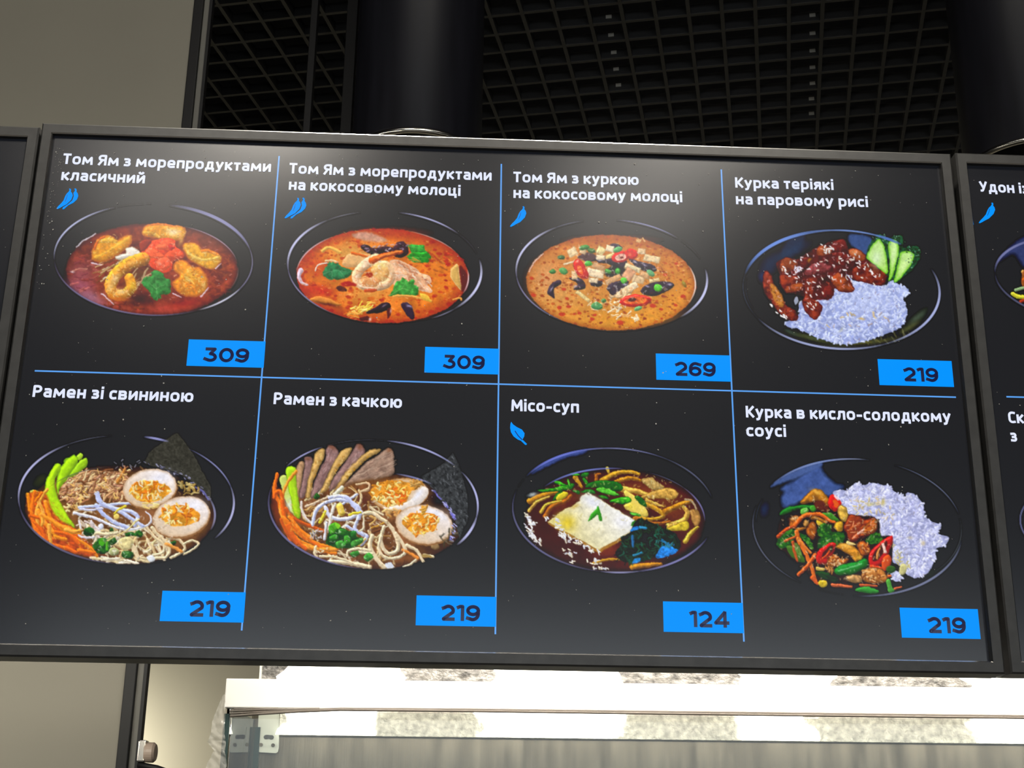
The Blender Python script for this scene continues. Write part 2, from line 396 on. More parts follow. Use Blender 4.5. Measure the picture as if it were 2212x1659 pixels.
# ------------------------------------------------------------------ menu boards
RW = .0143; REC = .008                                 # rail width, recess of the screen
UO0, UO1, VO0, VO1 = -.5184, .6226, .2015, .8411       # opening of the middle board
def board(label, u0, u1, v0, v1, roll=0.):
    uc = (u0 + u1) / 2; vb = v0 - RW
    c = CAM + UB * uc + NB * D0 + np.array([0, 0, vb])
    r = empty('menu_board', tuple(map(float, c))); r.rotation_euler = (0, roll, -YAW_B); tag(r, label, 'menu board')
    a0, a1, b0, b1 = u0 - uc, u1 - uc, v0 - vb, v1 - vb
    prof = [(.0013, 0), (RW - .002, 0), (RW, .002), (RW, .045)]
    V, F = [], []
    for off, dep in prof:
        V += [(a0 - off, dep, b0 - off), (a1 + off, dep, b0 - off), (a1 + off, dep, b1 + off), (a0 - off, dep, b1 + off)]
    for i in range(len(prof) - 1):
        for k in range(4): F.append((i * 4 + k, i * 4 + (k + 1) % 4, i * 4 + 4 + (k + 1) % 4, i * 4 + 4 + k))
    n = (len(prof) - 1) * 4
    bm = bmesh.new(); vs_ = [bm.verts.new(v) for v in V]
    for f in F: bm.faces.new([vs_[i] for i in f])
    bm_obj('frame', bm, M_FRAME, r)
    lipp = [(0, .014), (0, .0015), (.0013, 0)]
    bm = bmesh.new(); L = [[bm.verts.new(v) for v in ((a0 - o, d, b0 - o), (a1 + o, d, b0 - o), (a1 + o, d, b1 + o), (a0 - o, d, b1 + o))] for o, d in lipp]
    for k in range(4): bm.faces.new((L[0][k], L[0][(k + 1) % 4], L[1][(k + 1) % 4], L[1][k]))
    bm_obj('frame_reveal', bm, M_FRAME, r)
    bm = bmesh.new(); L = [[bm.verts.new(v) for v in ((a0 - o, d, b0 - o), (a1 + o, d, b0 - o), (a1 + o, d, b1 + o), (a0 - o, d, b1 + o))] for o, d in lipp[1:]]
    for k in range(4): bm.faces.new((L[0][k], L[0][(k + 1) % 4], L[1][(k + 1) % 4], L[1][k]))
    bm_obj('frame_glint', bm, M_GLINT, r)['label'] = 'thin bright edge added around the screen to catch a glint'
    box('back_cover', a0 - RW + .003, a1 + RW - .003, .044, .07, b0 - RW + .003, b1 + RW - .003, M_FRAMEBACK, r)
    box('screen', a0 - .004, a1 + .004, REC, .03, b0 - .004, b1 + .004, M_PANEL, r)
    # ceiling rods that carry the board, behind it
    for x in (a0 * .6, a1 * .6):
        bm = bmesh.new(); tube_bm(bm, [(x, .06, b1 - .2), (x, .06, b1 - .03)], .006, 10); bm_obj('mount_bar', bm, M_BLACK, r)
    r['uc'] = uc; r['vb'] = vb
    return r, uc, vb

MAIN = board('large menu board showing eight dishes with blue price tags', UO0, UO1, VO0, VO1)
RIGHT = board('menu board right of the eight-dish board, starting with an udon dish', .6576, .6576 + 1.141, .2020, .8430)
LEFT = board('dark menu board left of the eight-dish board, in front of the grey partition', -.5522 - 1.141, -.5522, .1975, .8373, .004)

def loc(B, px, py, dep):
    """photo pixel -> local point on the screen of board B, dep metres in front of the glass"""
    u, v = uvb(px, py, D0 + REC - dep)
    return np.stack([u - B[1], np.full_like(u, REC - dep), v - B[2]], -1)

def ribbon(V, F, pts, t, y, cap=10):
    """flat stroke of width t along 2-D points (x, z) at depth y, square ends, round joints"""
    pts = [np.array(p, float) for p in pts]; h = t / 2
    closed = len(pts) > 2 and math.hypot(*(pts[0] - pts[-1])) < 1e-7
    joints = pts if closed else pts[1:-1]
    if not closed:
        a, b = pts[0] - pts[1], pts[-1] - pts[-2]
        pts = [pts[0] + a / max(math.hypot(*a), 1e-9) * h * .92] + pts[1:-1] + [pts[-1] + b / max(math.hypot(*b), 1e-9) * h * .92]
    for a, b in zip(pts, pts[1:]):
        d = b - a; L = math.hypot(*d)
        if L < 1e-7: continue
        n = np.array([-d[1], d[0]]) / L * h; i = len(V)
        V += [(a[0] + n[0], y, a[1] + n[1]), (a[0] - n[0], y, a[1] - n[1]), (b[0] - n[0], y, b[1] - n[1]), (b[0] + n[0], y, b[1] + n[1])]
        F.append((i, i + 1, i + 2, i + 3))
    for p in joints:
        i = len(V)
        V += [(p[0] + h * math.cos(2 * math.pi * k / cap), y, p[1] + h * math.sin(2 * math.pi * k / cap)) for k in range(cap)]
        F.append(tuple(range(i, i + cap)))

# ---- lettering: own stroke alphabet
T = .2; C_ = T / 2; XH = .775
def arc(cx, cy, rx, ry, a0, a1, n=6):
    return [(cx + rx * math.cos(math.radians(a0 + (a1 - a0) * k / n)), cy + ry * math.sin(math.radians(a0 + (a1 - a0) * k / n))) for k in range(n + 1)]
def rr(x0, y0, x1, y1, r):
    p = arc(x1 - r, y1 - r, r, r, 0, 90, 5) + arc(x0 + r, y1 - r, r, r, 90, 180, 5) + arc(x0 + r, y0 + r, r, r, 180, 270, 5) + arc(x1 - r, y0 + r, r, r, 270, 360, 5)
    return p + [p[0]]
def glyphs():
    c = C_; t = XH - c; b = c; mid = .385; G = {}; r = .17
    w = .69; G['о'] = (w, [rr(c, b, w - c, t, .2)])
    w = .67; G['р'] = (w, [[(c, -.2), (c, t)], [(c, t)] + arc(w - c - .2, t - .2, .2, .2, 90, 0) + arc(w - c - .2, b + .2, .2, .2, 0, -90) + [(c, b)]])
    w = .56; G['с'] = (w, [[(w - c, t - .02), (w - c - .1, t)] + arc(c + .2, t - .2, .2, .2, 90, 180) + arc(c + .2, b + .2, .2, .2, 180, 270) + [(w - c - .1, b), (w - c, b + .02)]])
    w = .66; G['е'] = (w, [[(c, mid - .02), (w - c, mid - .02)] + arc(w - c - .19, t - .19, .19, .19, 0, 90) + arc(c + .2, t - .2, .2, .2, 90, 180) + arc(c + .2, b + .2, .2, .2, 180, 270) + [(w - c - .02, b + .02)]])
    w = .57; G['з'] = (w, [[(c, t - .01)] + arc(w - c - .17, t - .13, .14, .13, 90, -60) + [(w - c - .16, mid + .01), (c + .1, mid + .01)], [(w - c - .16, mid + .01)] + arc(w - c - .15, b + .145, .15, .145, 80, -90) + [(c, b + .015)]])
    w = .88; G['м'] = (w, [[(c, b), (c + .04, t), (w / 2, .23), (w - c - .04, t), (w - c, b)]])
    w = .65; G['п'] = (w, [[(c, b), (c, t), (w - c, t), (w - c, b)]])
    G['н'] = (w, [[(c, b), (c, t)], [(w - c, b), (w - c, t)], [(c, mid), (w - c, mid)]])
    w = .68; G['и'] = (w, [[(c, t), (c, b), (c + .03, b), (w - c - .03, t), (w - c, t), (w - c, b)]])
    G['й'] = (w, G['и'][1] + [arc(w / 2, .985, .13, .085, 190, 350)])
    w = .62; G['к'] = (w, [[(c, b), (c, t)], [(w - c, t), (c + .12, mid + .01), (w - c, b)], [(c, mid), (c + .14, mid)]])
    w = .62; G['а'] = (w, [[(c + .05, t - .01), (c + .2, t)] + arc(w - c - .16, t - .16, .16, .16, 90, 0) + [(w - c, b)], [(w - c, .42), (c + .15, .42)] + arc(c + .15, .2575, .15, .1625, 90, 270) + [(w - c, b)]])
    w = .57; G['т'] = (w, [[(c, t), (w - c, t)], [(w / 2, t), (w / 2, b)]])
    w = .64; G['у'] = (w, [[(c, t), (w / 2 - .01, b + .03)], [(w - c, t), (w / 2 - .02, b), (w / 2 - .06, -.06), (w / 2 - .12, -.115), (c + .03, -.12)]])
    w = .76; G['д'] = (w, [[(.2, b), (.27, t), (w - .19, t), (w - .19, b)], [(c, -.1), (c, b), (w - c, b), (w - c, -.1)]])
    w = .67; G['л'] = (w, [[(c - .02, b), (.13, b + .02), (.19, .3), (.21, t), (w - c, t), (w - c, b)]])
    w = .63; G['ч'] = (w, [[(c, t), (c, .46)] + arc(c + .15, .46, .15, .14, 180, 270) + [(w - c, .33)], [(w - c, t), (w - c, b)]])
    w = .65; G['в'] = (w, [rr(c, mid, w - c - .03, t, .12), rr(c, b, w - c, mid + .01, .13), [(c, b), (c, t)]])
    w = .72; G['ц'] = (w, [[(c, t), (c, b), (w - c, b)], [(w - c - .1, t), (w - c - .1, b)], [(w - c, b), (w - c, -.1)]])
    w = .2; G['і'] = (w, [[(w / 2, b), (w / 2, t)], [(w / 2, .945), (w / 2, .955)]])
    w = .92; G['ю'] = (w, [[(c, b), (c, t)], [(c, mid), (.36, mid)], rr(.36, b, w - c, t, .2)])
    w = .62; G['я'] = (w, [[(w - c, b), (w - c, t)] + arc(c + .16, t - .135, .16, .135, 90, 270) + [(w - c, t - .27)], [(w / 2, t - .27), (c, b)]])
    T_ = 1 - c
    w = .68; G['Т'] = (w, [[(c, T_), (w - c, T_)], [(w / 2, T_), (w / 2, b)]])
    w = .7; G['Я'] = (w, [[(w - c, b), (w - c, T_)] + arc(c + .2, T_ - .2, .2, .2, 90, 270) + [(w - c, T_ - .4)], [(w / 2, T_ - .4), (c, b)]])
    w = .68; G['К'] = (w, [[(c, b), (c, T_)], [(w - c, T_), (c + .14, .5), (w - c, b)], [(c, .5), (c + .14, .5)]])
    w = .68; G['Р'] = (w, [[(c, b), (c, T_)] + arc(w - c - .22, T_ - .22, .22, .22, 90, -90) + [(c, T_ - .44)]])
    w = .92; G['М'] = (w, [[(c, b), (c + .03, T_), (w / 2, .3), (w - c - .03, T_), (w - c, b)]])
    w = .7; G['У'] = (w, [[(c, T_), (w / 2, .36)], [(w - c, T_), (w / 2 - .02, .24), (w / 2 - .1, b), (c + .06, b)]])
    w = .64; G['С'] = (w, [[(w - c, T_ - .02), (w - c - .12, T_)] + arc(c + .24, T_ - .24, .24, .24, 90, 180) + arc(c + .24, b + .24, .24, .24, 180, 270) + [(w - c - .12, b), (w - c, b + .02)]])
    G['-'] = (.46, [[(c, mid), (.46 - c, mid)]]); G[' '] = (.2, [])
    return G
GL = glyphs()
def digits():
    t = .215; c = t / 2; G = {}; T_ = 1 - c
    w = .95; e = arc(w / 2, .5, w / 2 - c, .5 - c, 0, 360, 28); G['0'] = (w, [e])
    w = .46; G['1'] = (w, [[(c - .02, T_ - .05), (.2, T_), (w - c, T_), (w - c, c)]])
    w = .83; G['2'] = (w, [[(c + .0, .78)] + arc(.42, T_ - .26, .3, .26, 135, -25, 10) + [(.62, .48), (c + .03, c + .02), (c + .03, c), (w - c, c)]])
    w = .84; G['3'] = (w, [[(c + .06, T_), (w - c - .06, T_), (.4, .56)] + arc(.42, c + .225, .31, .225, 80, -125, 12) + [(c - .03, .21)]])
    w = .97; G['4'] = (w, [[(.66, T_), (c, .29), (w - c, .29)], [(.69, T_), (.69, c)]])
    w = .86; e = arc(w / 2, .655, w / 2 - c, .655 - .42 + .003, 0, 360, 24)
    G['9'] = (w, [e, [(w - c, .62)] + arc(w / 2 - .02, .47, w / 2 - c + .02, .47 - c, 10, -115, 10) + [(c - .01, .19)]])
    G['6'] = (w, [[(w - x, 1 - y) for x, y in s] for s in G['9'][1]])
    return G, t
DG, DT = digits()

def layout(text, G, gap):
    x = 0; out = []
    for ch in text:
        w, st = G[ch]; out.append((x, st)); x += w + gap
    return out, x - gap
def lettering(B, name, lines, m_, parent, G=None, t=T, gap=.115, dep=.0004):
    """lines: (text, left px, right px, cap height m, reference text whose width spans left..right)"""
    G = G or GL; V, F = [], []
    for text, p0, p1, cap_h, ref in lines:
        a = loc(B, p0[0], p0[1], dep); b = loc(B, p1[0], p1[1], dep)
        _, wref = layout(ref, G, gap); lay, _ = layout(text, G, gap)
        ux = (b - a)[[0, 2]] / wref; uz = np.array([0, cap_h])
        for x, sts in lay:
            for s in sts:
                ribbon(V, F, [a[[0, 2]] + ux * (x + q[0]) + uz * q[1] for q in s], t * (cap_h * .5 + abs(ux[0]) * .5), float(a[1]))
    o = mesh_obj(name, V, F, m_, parent)
    return o

CH = .0150
NAMES = [
 [('Том Ям з морепродуктами', (134.5, 354), (584.7, 371.5)), ('класичний', (131.5, 389), (312.3, 396.4))],
 [('Том Ям з морепродуктами', (624, 374.5), (1061.8, 390.3)), ('на кокосовому молоці', (623.4, 409.9), (994.5, 423.5))],
 [('Том Ям з куркою', (1108.5, 393.4), (1379.7, 399.9)), ('на кокосовому молоці', (1109, 427.7), (1474, 437.2))],
 [('Курка теріякі', (1588.4, 405.4), (1801, 410.6)), ('на паровому рисі', (1590, 441.2), (1875.6, 447.5))],
 [('Рамен зі свининою', (69.5, 857.3), (416.8, 868.6))],
 [('Рамен з качкою', (590.5, 873), (867.9, 881.5))],
 [('Місо-суп', (1104.4, 888), (1250.7, 891.8))],
 [('Курка в кисло-солодкому', (1611.5, 901.8), (2054.5, 912.5)), ('соусі', (1612.6, 942.5), (1698.5, 944))]]
for L in NAMES:
    lettering(MAIN, 'dish_name', [(t_, a, b, CH, t_) for t_, a, b in L], M_TEXT, MAIN[0])
lettering(RIGHT, 'dish_name', [('Удон із', (2117, 413.7), (2192, 417.3), CH, 'Удон')], M_TEXT, RIGHT[0])
lettering(RIGHT, 'dish_name', [('Ск', (2179.5, 913.9), (2179.5 + 75, 915.8), CH, 'Удон'), ('з', (2184.3, 954), (2184.3 + 75, 955.8), CH, 'Удон')], M_TEXT, RIGHT[0])

# ---- divider lines
def line_part(B, p0, p1, w=.0019):
    a = loc(B, *p0, .0002); b = loc(B, *p1, .0002); d = (b - a)[[0, 2]]; d /= math.hypot(*d); n = np.array([-d[1], d[0]]) * w / 2
    V = [(q[0] + s * n[0], a[1], q[2] + s * n[1]) for q, s in ((a, 1), (a, -1), (b, -1), (b, 1))]
    return mesh_obj('divider_line', V, [(0, 1, 2, 3)], M_LINE, B[0])
for p0, p1 in (((603, 337), (522, 1362)), ((1083, 354), (1070, 1370)), ((1558, 366), (1607, 1386)), ((75, 801), (2065, 858))):
    line_part(MAIN, p0, p1)
line_part(RIGHT, (2174, 857), (2900, 877))

# ---- price tags
def price(B, tl, br, num, f0, f1):
    a = loc(B, *tl, .0003); b = loc(B, *br, .0003)
    x0, x1, z0, z1 = a[0], b[0], b[2], a[2]
    o = mesh_obj('price_tag', [(x0, a[1], z0), (x1, a[1], z0), (x1, a[1], z1), (x0, a[1], z1)], [(0, 1, 2, 3)], M_TAG, B[0])
    w, h = x1 - x0, z1 - z0; V, F = [], []
    lay, wt = layout(num, DG, .11); sx = w * (f1 - f0) / wt; cap = h * .545; base = z0 + h * .165
    for x, sts in lay:
        for s in sts: ribbon(V, F, [(x0 + w * f0 + sx * (x + q[0]), base + cap * q[1]) for q in s], DT * (cap + sx) / 2, float(a[1]) - .0003, 12)
    mesh_obj('price_digits', V, F, M_DIGIT, o)
for tl, br, num, f0, f1 in [((408, 733), (569.5, 794.5), '309', .215, .80), ((918.5, 749), (1077, 809), '309', .255, .81), ((1416.5, 763.5), (1579, 824.5), '269', .255, .80),
        ((1895.5, 775.5), (2061, 836), '219', .335, .80), ((351, 1276), (526, 1345), '219', .345, .83), ((900, 1286), (1071, 1354), '219', .317, .80),
        ((1432, 1299), (1607, 1368), '124', .33, .825), ((1943, 1312.5), (2118.5, 1380.5), '219', .345, .825)]:
    price(MAIN, tl, br, num, f0, f1)

# ---- chilli and leaf symbols
CH_F = [(172, 390), (180, 385), (190, 390), (193, 402), (190, 415), (203, 430), (210, 455), (195, 495), (150, 540), (110, 560), (85, 575), (62, 586), (50, 582), (65, 560), (95, 530), (120, 500), (135, 460), (150, 435), (170, 416), (178, 400)]
CH_B = [(222, 392), (232, 384), (242, 388), (248, 402), (245, 415), (258, 435), (263, 460), (250, 492), (215, 525), (165, 550), (125, 586), (108, 588), (112, 570), (160, 540), (205, 500), (220, 460), (215, 430), (226, 414), (232, 400)]
LEAF = [(108, 270), (125, 295), (160, 320), (210, 345), (235, 380), (232, 410), (215, 440), (258, 482), (252, 492), (240, 490), (200, 452), (170, 440), (130, 410), (105, 370), (97, 330), (100, 290)]
def symbol(B, name, polys, org, at, s):
    V, F = [], []
    for P in polys:
        q = loc(B, np.array([at[0] + (x - org[0]) / s for x, y in P]), np.array([at[1] + (y - org[1]) / s for x, y in P]), .0004)
        i = len(V); V += [tuple(v) for v in q]; F.append(tuple(range(i, i + len(P))))
    return mesh_obj(name, V, F, M_TAG, B[0])
def strokes_on(B, name, pts, w, m_, parent, dep=.0007):
    q = loc(B, np.array([p[0] for p in pts], float), np.array([p[1] for p in pts], float), dep); V, F = [], []
    ribbon(V, F, [(a[0], a[2]) for a in q], w, float(q[0][1])); return mesh_obj(name, V, F, m_, parent)
M_VEIN = screen_mat('dark_blue_vein', (6, 40, 120))
for B, at, two in ((MAIN, (150.7, 407), 1), (MAIN, (643.3, 427), 1), (MAIN, (1130.3, 445.3), 0), (RIGHT, (2143, 437.5), 0)):
    o = symbol(B, 'chilli_symbol', [CH_F] + ([CH_B] if two else []), (180, 385), at, 4.5)
    strokes_on(B, 'fold_line', [(at[0] - 5.5, at[1] + 14), (at[0] - 7, at[1] + 21), (at[0] - 10, at[1] + 28)], .0006, M_VEIN, o)
o = symbol(MAIN, 'leaf_symbol', [LEAF], (108, 270), (1080 + 108 / 4.424, 850 + 270 / 4.424), 4.424)
strokes_on(MAIN, 'leaf_vein', [(1080 + x / 4.424, 850 + y / 4.424) for x, y in ((145, 360), (175, 405), (210, 440))], .0012, M_VEIN, o)

# ---- dust specks on the glass and the frame edge
rs = np.random.RandomState(7)
def dust(B, n, u0, u1, edge=0):
    V, F = [], []
    for i in range(n):
        u, v = rs.uniform(u0, u1), VO1 - .012 - .61 * rs.uniform() ** 1.4
        if i < edge: u = UO0 + .004 + abs(rs.normal(0, .006)); v = rs.uniform(.63, .825)
        c = (u - B[1], REC - .0009, v - B[2]); s = rs.choice([.0004, .0006, .0008, .0011], p=[.4, .3, .2, .1]); a0 = rs.uniform(0, 6.3); e = rs.uniform(.35, 1)
        i0 = len(V)
        for k in range(5):
            a = k * 1.2566; dx, dz = s * math.cos(a), s * e * math.sin(a); V.append((c[0] + dx * math.cos(a0) - dz * math.sin(a0), c[1], c[2] + dx * math.sin(a0) + dz * math.cos(a0)))
        F.append(tuple(range(i0, i0 + 5)))
    o = mesh_obj('dust_specks', V, F, M_DUST, B[0]); o['kind'] = 'stuff'
dust(MAIN, 420, UO0 + .006, UO1 - .01, 60); dust(RIGHT, 260, .665, 1.79); dust(LEFT, 240, -1.68, -.556)

# ------------------------------------------------------------------ pictures on the screen
# flat print: every picture is a fine flat mesh on the glass, its pixels a colour per vertex
def catmull(P, n=5, closed=True):
    P = np.array(P, float); N = len(P); out = []
    rng = range(N) if closed else range(N - 1)
    g = (lambda i: P[i % N]) if closed else (lambda i: P[min(max(i, 0), N - 1)])
    for i in rng:
        p0, p1, p2, p3 = g(i - 1), g(i), g(i + 1), g(i + 2)
        for k in range(n):
            t = k / n
            out.append(.5 * (2 * p1 + (p2 - p0) * t + (2 * p0 - 5 * p1 + 4 * p2 - p3) * t * t + (3 * p1 - p0 - 3 * p2 + p3) * t ** 3))
    if not closed: out.append(P[-1])
    return np.array(out)

class Paint:
    def __init__(s, org, scale, box_, cell=5.6, seed=1):
        s.org, s.scale, s.cell = org, scale, cell
        s.x0, s.y0 = box_[0], box_[1]
        s.xs = np.arange(box_[0], box_[2], cell); s.ys = np.arange(box_[1], box_[3], cell)
        s.X, s.Y = np.meshgrid(s.xs, s.ys); s.C = np.zeros(s.X.shape + (3,)); s.rng = np.random.RandomState(seed); s.nz = {}; s.done = False
    def noise(s, sc):
        if sc not in s.nz:
            tot = np.zeros(s.X.shape); amp = 1.; norm = 0
            for o in range(3):
                f = sc / 2 ** o; gx, gy = (s.X - s.x0) / f, (s.Y - s.y0) / f
                g = s.rng.uniform(-1, 1, (int(gy.max()) + 3, int(gx.max()) + 3)); ix, iy = gx.astype(int), gy.astype(int); fx, fy = gx - ix, gy - iy
                fx = fx * fx * (3 - 2 * fx); fy = fy * fy * (3 - 2 * fy)
                tot += amp * ((g[iy, ix] * (1 - fx) + g[iy, ix + 1] * fx) * (1 - fy) + (g[iy + 1, ix] * (1 - fx) + g[iy + 1, ix + 1] * fx) * fy); norm += amp; amp *= .6
            s.nz[sc] = tot / norm * 1.7
        return s.nz[sc]
    def sl(s, x0, y0, x1, y1, pad=14):
        a = lambda v, o: int((v - o) / s.cell)
        j0, j1 = max(a(x0 - pad, s.x0), 0), min(a(x1 + pad, s.x0) + 2, s.X.shape[1]); i0, i1 = max(a(y0 - pad, s.y0), 0), min(a(y1 + pad, s.y0) + 2, s.X.shape[0])
        return (slice(i0, max(i1, i0)), slice(j0, max(j1, j0)))
    def put(s, sl, sd, c, alpha=1., soft=6., shade=0., R=40., noise=0., ns=40, edge=None, ew=20., grad=None, gdir=(0, 1)):
        if sd.size == 0 or min(sd.shape) < 2: return
        a = np.clip(sd / soft + .5, 0, 1) * alpha
        F = np.ones(sd.shape + (1,)) * np.array(c, float)
        if grad is not None:
            X, Y = s.X[sl], s.Y[sl]; ins = a > .3
            if ins.any():
                q = X * gdir[0] + Y * gdir[1]; lo, hi = q[ins].min(), q[ins].max(); t = np.clip((q - lo) / max(hi - lo, 1), 0, 1)[..., None]
                F = F * (1 - t) + np.array(grad, float) * t
        if noise: F = F * (1 + noise * s.noise(ns)[sl][..., None])
        if shade:
            h = (1 - (1 - np.clip(sd / R, 0, 1)) ** 2) * R / s.cell; gy, gx = np.gradient(h)
            F = F * (1 + shade * (gx * .45 + gy * .75))[..., None]
        if edge is not None:
            t = np.clip(1 - sd / ew, 0, 1)[..., None]; F = F * (1 - t) + np.array(edge, float) * t
        s.C[sl] = s.C[sl] * (1 - a[..., None]) + np.clip(F, 0, 255) * a[..., None]
    def sd_poly(s, P, sl):
        X, Y = s.X[sl], s.Y[sl]; d = np.full(X.shape, 1e18); ins = np.zeros(X.shape, bool)
        for (ax, ay), (bx, by) in zip(P, np.roll(P, -1, 0)):
            ex, ey = bx - ax, by - ay; L = ex * ex + ey * ey + 1e-9; wx, wy = X - ax, Y - ay
            t = np.clip((wx * ex + wy * ey) / L, 0, 1); d = np.minimum(d, (wx - ex * t) ** 2 + (wy - ey * t) ** 2)
            if ay != by: ins ^= ((ay > Y) != (by > Y)) & (X < (bx - ax) * (Y - ay) / (by - ay) + ax)
        return np.where(ins, 1, -1) * np.sqrt(d)
    def poly(s, P, c, smooth=True, jag=0., **k):
        P = catmull(P, 5) if smooth else np.array(P, float)
        if jag: P = P + s.rng.uniform(-jag, jag, P.shape)
        sl = s.sl(*P.min(0), *P.max(0)); s.put(sl, s.sd_poly(P, sl), c, **k)
    def ell(s, cx, cy, rx, ry, rot, c, **k):
        a = np.linspace(0, 2 * np.pi, 40, endpoint=False); r = math.radians(rot); x, y = rx * np.cos(a), ry * np.sin(a)
        s.poly(np.stack([cx + x * math.cos(r) - y * math.sin(r), cy + x * math.sin(r) + y * math.cos(r)], 1), c, smooth=False, **k)
    def blob(s, cx, cy, rx, ry, rot, c, alpha=.8):
        m_ = max(rx, ry) * 2; sl = s.sl(cx - m_, cy - m_, cx + m_, cy + m_); X, Y = s.X[sl] - cx, s.Y[sl] - cy; r = math.radians(rot)
        u, v = (X * math.cos(r) + Y * math.sin(r)) / rx, (-X * math.sin(r) + Y * math.cos(r)) / ry
        a = (alpha * np.exp(-(u * u + v * v) * 1.3))[..., None]; s.C[sl] = s.C[sl] * (1 - a) + np.array(c, float) * a
    def st(s, P, w, c, w2=None, smooth=True, shade=.22, **k):
        P = catmull(P, 5, False) if smooth and len(P) > 2 else np.array(P, float); n = len(P)
        W = np.linspace(w, w if w2 is None else w2, n) / 2; wm = W.max() + 4
        mn, mx = P.min(0) - wm, P.max(0) + wm; sl = s.sl(*mn, *mx); X, Y = s.X[sl], s.Y[sl]; sd = np.full(X.shape, -1e9)
        for i in range(n - 1):
            (ax, ay), (bx, by) = P[i], P[i + 1]; ex, ey = bx - ax, by - ay; L = ex * ex + ey * ey + 1e-9; wx, wy = X - ax, Y - ay
            t = np.clip((wx * ex + wy * ey) / L, 0, 1); sd = np.maximum(sd, W[i] + (W[i + 1] - W[i]) * t - np.sqrt((wx - ex * t) ** 2 + (wy - ey * t) ** 2))
        s.put(sl, sd, c, shade=shade, R=wm, **k)
    def pts_in(s, P, n):
        P = catmull(P, 4); mn, mx = P.min(0), P.max(0); out = []
        while len(out) < n:
            q = s.rng.uniform(mn, mx, (n * 2, 2)); ins = np.zeros(len(q), bool)
            for (ax, ay), (bx, by) in zip(P, np.roll(P, -1, 0)):
                if ay != by: ins ^= ((ay > q[:, 1]) != (by > q[:, 1])) & (q[:, 0] < (bx - ax) * (q[:, 1] - ay) / (by - ay) + ax)
            out += list(q[ins])
        return out[:n]
    def scat(s, P, n, ln, w, cols, ang=None, spread=180, bend=0., **k):
        for q in s.pts_in(P, n):
            a = math.radians((s.rng.uniform(0, 180) if ang is None else ang + s.rng.uniform(-spread, spread))); L = s.rng.uniform(*ln) / 2; dx, dy = L * math.cos(a), L * math.sin(a)
            c = np.array(cols[s.rng.randint(len(cols))]) * s.rng.uniform(.9, 1.1)
            b = s.rng.uniform(-bend, bend) * L
            pts = [(q[0] - dx, q[1] - dy), (q[0] - dy * b / max(L, 1), q[1] + dx * b / max(L, 1)), (q[0] + dx, q[1] + dy)] if bend else [(q[0] - dx, q[1] - dy), (q[0] + dx, q[1] + dy)]
            s.st(pts, s.rng.uniform(*w), c, **k)
    def dots(s, P, n, r, cols, asp=.6, alpha=.9, rot=8):
        for q in s.pts_in(P, n):
            rr_ = r[0] + (r[1] - r[0]) * s.rng.uniform() ** 3; s.ell(q[0], q[1], rr_, rr_ * asp * s.rng.uniform(.8, 1.2), s.rng.uniform(-rot, rot), cols[s.rng.randint(len(cols))], alpha=alpha * s.rng.uniform(.6, 1), soft=7)
    def grains(s, P, n, base, cols, L=(18, 30), W=(13, 18)):
        s.poly(P, base, noise=.08, ns=50)
        s.scat(P, n, L, W, cols, shade=.10, soft=7)
    def rim(s, cx, cy, rx, ry, rot, segs):
        if not s.done: s.finish()
        r = math.radians(rot); dx, dy = s.X - cx, s.Y - cy; u, v = dx * math.cos(r) + dy * math.sin(r), -dx * math.sin(r) + dy * math.cos(r)
        d = np.abs((u / rx) ** 2 + (v / ry) ** 2 - 1) / (2 * np.sqrt(u ** 2 / rx ** 4 + v ** 2 / ry ** 4) + 1e-9); th = np.degrees(np.arctan2(v / ry, u / rx))
        for a0, a1, w, c, al in segs:
            t = ((th - a0) % 360) / (a1 - a0); t = np.where(t < 1, np.sin(np.pi * np.clip(t, 0, 1)), 0) ** .5
            a = (np.clip((w * 1.2 * (.4 + .6 * t) / 2 - d) / 7 + .5, 0, 1) * t * min(al * 1.08, 1))[..., None]
            s.C = s.C * (1 - a) + np.array(c, float) * a
    def finish(s):
        """organic edges and fine grain over everything painted so far"""
        s.done = True; h, w = s.X.shape
        dx = s.noise(47) * 4.5 + s.noise(19) * 2; dy = s.noise(43) * 4.5 + s.noise(17) * 2
        jj = np.clip((s.X + dx - s.x0) / s.cell, 0, w - 1.01); ii = np.clip((s.Y + dy - s.y0) / s.cell, 0, h - 1.01); i0, j0 = ii.astype(int), jj.astype(int); fi, fj = (ii - i0)[..., None], (jj - j0)[..., None]
        C = s.C; s.C = (C[i0, j0] * (1 - fj) + C[i0, j0 + 1] * fj) * (1 - fi) + (C[i0 + 1, j0] * (1 - fj) + C[i0 + 1, j0 + 1] * fj) * fi
        lum = s.C.max(2, keepdims=True) / 255
        g = s.noise(15)[..., None] * .035 + s.noise(29)[..., None] * .05
        s.C = np.clip(s.C * (1 + g * np.clip(lum * 3 - .2, 0, 1)), 0, 255)
        m_ = s.C.mean(2, keepdims=True); s.C = np.clip(m_ + (s.C - m_) * 1.02, 0, 255)
    def clip(s, cx, cy, rx, ry, rot, low=False):
        """nothing spills over the rim of the bowl"""
        s.finish(); r = math.radians(rot); dx, dy = s.X - cx, s.Y - cy; u, v = dx * math.cos(r) + dy * math.sin(r), -dx * math.sin(r) + dy * math.cos(r)
        f = np.sqrt((u / rx) ** 2 + (v / ry) ** 2); a = np.clip((1 - f) * ry / 6 + .5, 0, 1)
        if low: a = np.where(v > ry * .12, a, 1)
        s.C *= a[..., None]
    def gloss(s, P, n, ang=None, spread=180, hi=(255, 246, 225), lo=(90, 40, 10)):
        """small wet highlights and dark creases"""
        s.scat(P, n, (10, 34), (5, 9), [lo], ang, spread, bend=.5, alpha=.3, shade=0, soft=8)
        s.scat(P, n, (8, 26), (5, 9), [hi], ang, spread, bend=.5, alpha=.5, shade=0, soft=8)
